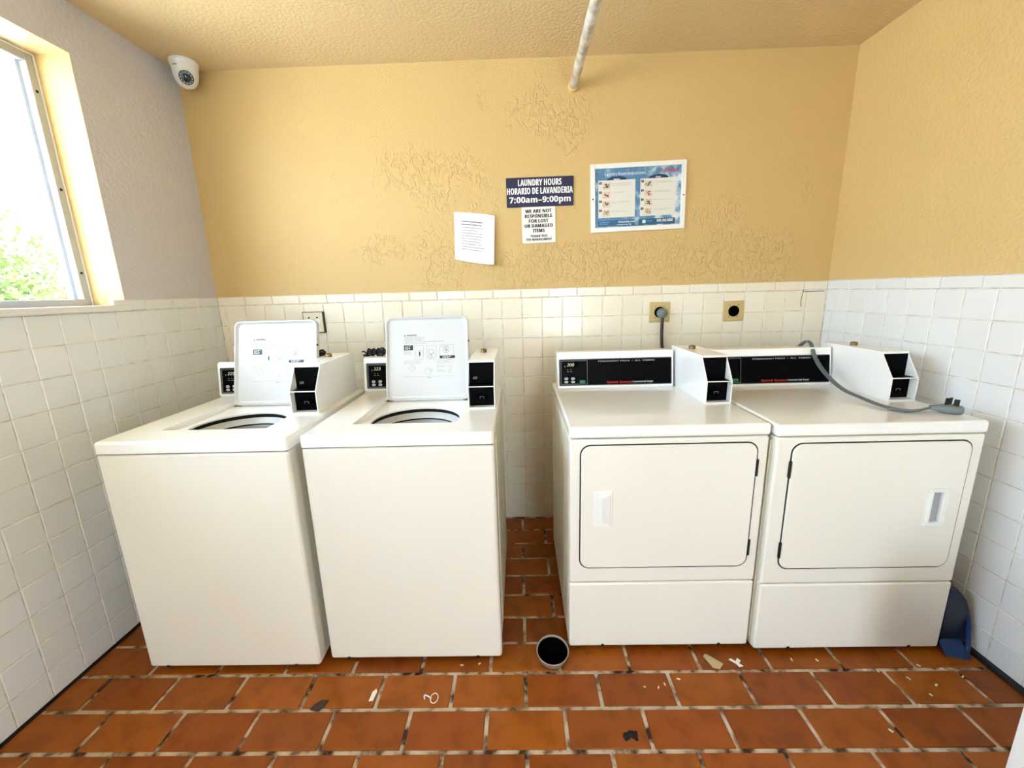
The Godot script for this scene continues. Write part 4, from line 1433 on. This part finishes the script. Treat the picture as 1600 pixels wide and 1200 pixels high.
	put("lip", m, M.blue_rim_highlight, pan)

	# white shape by the wall, built as a cabinet kept low to pass light
	t = thing("assumed_cabinet", "white shape at the lower right edge of the view, built as a low cabinet", "cabinet", Vector3(3.03, 0, 1.83))
	m = MB.new()
	m.rb(Vector3(-0.20, 0.07, -0.318), Vector3(0.25, 0.46, 0.32), 0.004, 2)
	var body := put("body", m, M.white_frame, t)
	m = MB.new()
	m.box(Vector3(-0.16, 0.0, -0.30), Vector3(0.22, 0.07, 0.30))
	put("plinth", m, M.white_frame, body)
	m = MB.new()
	m.rb(Vector3(-0.225, 0.46, -0.325), Vector3(0.255, 0.49, 0.325), 0.004, 2)
	put("top", m, M.white_frame, t)
	for z in [[-0.318, -0.002], [0.002, 0.32]]:
		m = MB.new()
		m.rb(Vector3(-0.22, 0.074, z[0]), Vector3(-0.201, 0.455, z[1]), 0.003, 2)
		var leaf := put("door", m, M.white_frame, t)
		m = MB.new()
		var hz: float = z[1] - 0.04 if z[0] < -0.1 else z[0] + 0.04
		m.tube(smooth_path([Vector3(-0.222, 0.29, hz), Vector3(-0.245, 0.29, hz), Vector3(-0.245, 0.40, hz), Vector3(-0.222, 0.40, hz)]), 0.005, 8)
		put("handle", m, M.steel, leaf)

	# litter on the floor
	scrap("paper_scrap", Vector3(2.340, 0, 1.030), [[-0.024, -0.024], [-0.012, -0.034], [0.002, -0.022], [0.034, 0.010], [0.012, 0.032], [-0.010, 0.026]], plain(Color(0.74, 0.66, 0.50), 0.8), "cream torn paper scrap in front of the dryers", "scrap")
	scrap("paper_scrap", Vector3(2.424, 0, 1.034), [[-0.022, -0.012], [-0.012, -0.016], [0.0, -0.004], [0.012, -0.018], [0.020, -0.006], [0.008, 0.004], [0.018, 0.016], [0.002, 0.020], [-0.004, 0.006]], M.paper, "white crumpled paper bit beside the cream scrap", "scrap")
	scrap("paper_scrap", Vector3(1.121, 0, 1.150), [[-0.006, 0.022], [0.008, 0.02], [0.012, -0.014], [0.006, -0.024], [-0.004, -0.012]], M.paper, "white paper bit on the floor before the middle washer", "scrap")
	m = MB.new()
	var loop := []
	for i in 17:
		var a := TAU * i / 16
		loop.append(Vector3(cos(a) * 0.013 + 0.012, 0.0016, sin(a) * 0.018))
	m.tube(loop, 0.0016, 6)
	m.tube(smooth_path([Vector3(0.002, 0.0016, 0.002), Vector3(-0.012, 0.0016, -0.008), Vector3(-0.024, 0.0016, -0.010), Vector3(-0.02, 0.002, 0.004)]), 0.0022, 6)
	var lp := put("plastic_loop", m, M.paper)
	lp.position = Vector3(1.326, 0, 1.163)
	tag(lp, "thin white plastic loop lying on a floor tile", "litter")
	scrap("dead_leaf", Vector3(0.953, 0, 1.185), [[-0.028, 0.014], [-0.02, -0.004], [0.0, -0.02], [0.024, -0.018], [0.018, 0.006], [0.004, 0.022]], plain(Color(0.24, 0.20, 0.15), 0.85), "dark dry leaf on the floor before the washers", "leaf")
	m = MB.new()
	for q in [[-0.012, 0.0, 0.012], [0.010, -0.004, 0.013], [0.002, -0.010, 0.008], [-0.016, 0.010, 0.005], [0.016, 0.009, 0.006], [0.020, -0.012, 0.004]]:
		m.T = Transform3D(Basis.IDENTITY, Vector3(q[0], 0.0, q[1]))
		m.lathe([Vector2(q[2], 0.0), Vector2(q[2] * 0.9, 0.0016), Vector2(q[2] * 0.4, 0.0026), Vector2(0.0003, 0.0027)], 10, false, true)
	var blot := put("dirt_clump", m, M.dirt)
	blot.position = Vector3(1.972, 0, 1.29)
	tag(blot, "black clump of dirt on an orange floor tile", "dirt")
	rng.seed = 12
	for q in [[2.135, 1.118], [2.11, 1.13], [2.063, 1.128], [2.63, 1.026], [2.72, 1.03], [2.86, 1.07], [2.90, 1.075], [2.98, 1.105], [3.05, 1.13], [3.13, 1.07], [3.17, 1.10], [3.0, 1.165], [2.93, 1.2], [2.77, 1.28], [3.06, 1.055], [2.19, 1.10], [1.48, 1.03], [1.415, 1.035]]:
		m = MB.new()
		m.rb(Vector3(-0.004 - rng.randf() * 0.003, 0, -0.002), Vector3(0.004 + rng.randf() * 0.003, 0.003, 0.002 + rng.randf() * 0.002), 0.001, 1)
		var o := put("crumb", m, M.cream_plate)
		o.position = Vector3(q[0], 0, q[1])
		o.rotation.y = rng.randf() * TAU
		tag(o, "tiny pale crumb scattered on the red-brown floor tiles", "crumb", "pale crumbs on the floor")


func build_outside() -> void:
	var m := MB.new()
	m.box(Vector3(-40, -0.3, -30), Vector3(40, -0.16, 40))
	struct("ground", m, M.lawn, "pale ground outside the laundry room", "ground")
	var lm := MB.new()
	lm.tri(Vector3(0, 0, 0), Vector3(0.028, 0.05, 0.006), Vector3(0, 0.12, 0), Vector3(0, 0, 1), Vector3(0, 0, 1), Vector3(0, 0, 1))
	lm.tri(Vector3(0, 0, 0), Vector3(-0.028, 0.05, 0.006), Vector3(0, 0.12, 0), Vector3(0, 0, 1), Vector3(0, 0, 1), Vector3(0, 0, 1))
	var leaf := lm.mesh()
	rng.seed = 31
	for q in [[Vector3(-5.2, 0, -2.8), 1.0, "leafy green bush outside the window, nearest the glass", "bush"], [Vector3(-6.2, 0, -4.4), 1.25, "leafy green bush outside the window, farther back", "bush"], [Vector3(-6.0, 0, -0.6), 1.1, "leafy green bush outside, left of the view through the window", "bush"]]:
		var t := thing("leafy_bush", q[2], "bush", q[0], "")
		m = MB.new()
		for k in 7:
			var a := TAU * k / 7.0 + rng.randf()
			m.tube(smooth_path([Vector3(cos(a) * 0.06, -0.16, sin(a) * 0.06), Vector3(cos(a) * 0.25, 0.6, sin(a) * 0.25), Vector3(cos(a) * 0.45, 1.15, sin(a) * 0.45), Vector3(cos(a + 0.4) * 0.6, 1.35 + rng.randf() * 0.3, sin(a + 0.4) * 0.6)], 4), 0.011, 6)
		put("stems", m, M.bark, t)
		var mm := MultiMesh.new()
		mm.transform_format = MultiMesh.TRANSFORM_3D
		mm.mesh = leaf
		mm.instance_count = 4200
		for i in mm.instance_count:
			var d := Vector3(rng.randfn(), rng.randfn() * 0.8, rng.randfn()).normalized()
			var p: Vector3 = Vector3(0, 1.2, 0) + d * pow(rng.randf(), 0.5) * Vector3(1.0, 0.95, 1.0) * q[1]
			if i % 7 == 0:
				p.y += rng.randf() * 0.9
				p.x *= 0.6
			var b := Basis.from_euler(Vector3(rng.randf_range(-1.4, 1.4), rng.randf() * TAU, rng.randf_range(-1.4, 1.4))).scaled(Vector3.ONE * rng.randf_range(0.7, 1.3))
			mm.set_instance_transform(i, Transform3D(b, p))
		var fo := MultiMeshInstance3D.new()
		fo.name = "foliage"
		fo.multimesh = mm
		fo.material_override = M.leaf
		fo.set_meta("kind", "stuff")
		t.add_child(fo, true)


func _ready() -> void:
	# camera
	var cam := Camera3D.new()
	cam.name = "camera"
	cam.fov = rad_to_deg(2.0 * atan(600.0 / 649.45))
	cam.near = 0.02
	cam.transform = Transform3D(Basis(Vector3(0.999516, -0.027393, -0.014757), Vector3(0.023525, 0.975715, -0.217776), Vector3(0.020364, 0.217324, 0.975887)), Vector3(1.6576, 1.3500, 2.3112))
	add_child(cam)
	cam.current = true
	# sky
	var env := Environment.new()
	env.background_mode = Environment.BG_SKY
	var sm := ProceduralSkyMaterial.new()
	sm.sky_top_color = Color(0.76, 0.88, 1.0)
	sm.sky_horizon_color = Color(0.87, 0.94, 1.0)
	sm.ground_horizon_color = Color(0.80, 0.79, 0.76)
	sm.ground_bottom_color = Color(0.62, 0.60, 0.56)
	sm.sun_angle_max = 0.0
	sm.energy_multiplier = 1.0
	var sky := Sky.new()
	sky.sky_material = sm
	env.sky = sky
	env.background_energy_multiplier = 17.5
	env.tonemap_mode = Environment.TONE_MAPPER_LINEAR
	env.tonemap_exposure = 0.98
	env.sdfgi_enabled = true
	env.ssao_enabled = true
	env.ssil_enabled = true
	# sun high behind the building: it falls on the ground outside, not into the room
	var sun := DirectionalLight3D.new()
	sun.name = "sun"
	sun.light_color = Color(0.94, 0.97, 1.0)
	sun.light_energy = 18.0
	sun.light_angular_distance = 0.5
	sun.shadow_enabled = true
	sun.sky_mode = DirectionalLight3D.SKY_MODE_LIGHT_ONLY
	sun.basis = Basis.looking_at(Vector3(-0.30, -0.92, 0.22), Vector3.UP)
	add_child(sun)
	var we := WorldEnvironment.new()
	we.name = "world"
	we.environment = env
	add_child(we)

	rng.seed = 4
	make_materials()
	M.lid_print = printed(lid_print_texture(), 0.3)
	rng.seed = 8
	build_room()
	washer("washing_machine", 0.2536, 0.8968, 1.0505, 0.8651, 0.9055, 0.455, 0.7625, 0.765, "white top-loading washer nearest the window, lid open")
	washer("washing_machine", 0.9212, 1.5669, 1.022, 0.863, 0.9041, 0.415, 1.4515, 0.745, "white top-loading washer second from the window, lid open")
	dryer("clothes_dryer", 1.8186, 2.4912, 0.9773, 0.8566, 0.898, 0.418, 0.726, false, "white front-loading dryer with its door hinges on the right")
	dryer("clothes_dryer", 2.5016, 3.1802, 0.9973, 0.856, 0.8984, 0.462, 0.745, true, "white front-loading dryer nearest the right wall, hinges on the left")
	build_signs()
	build_small_things()
	build_outside()
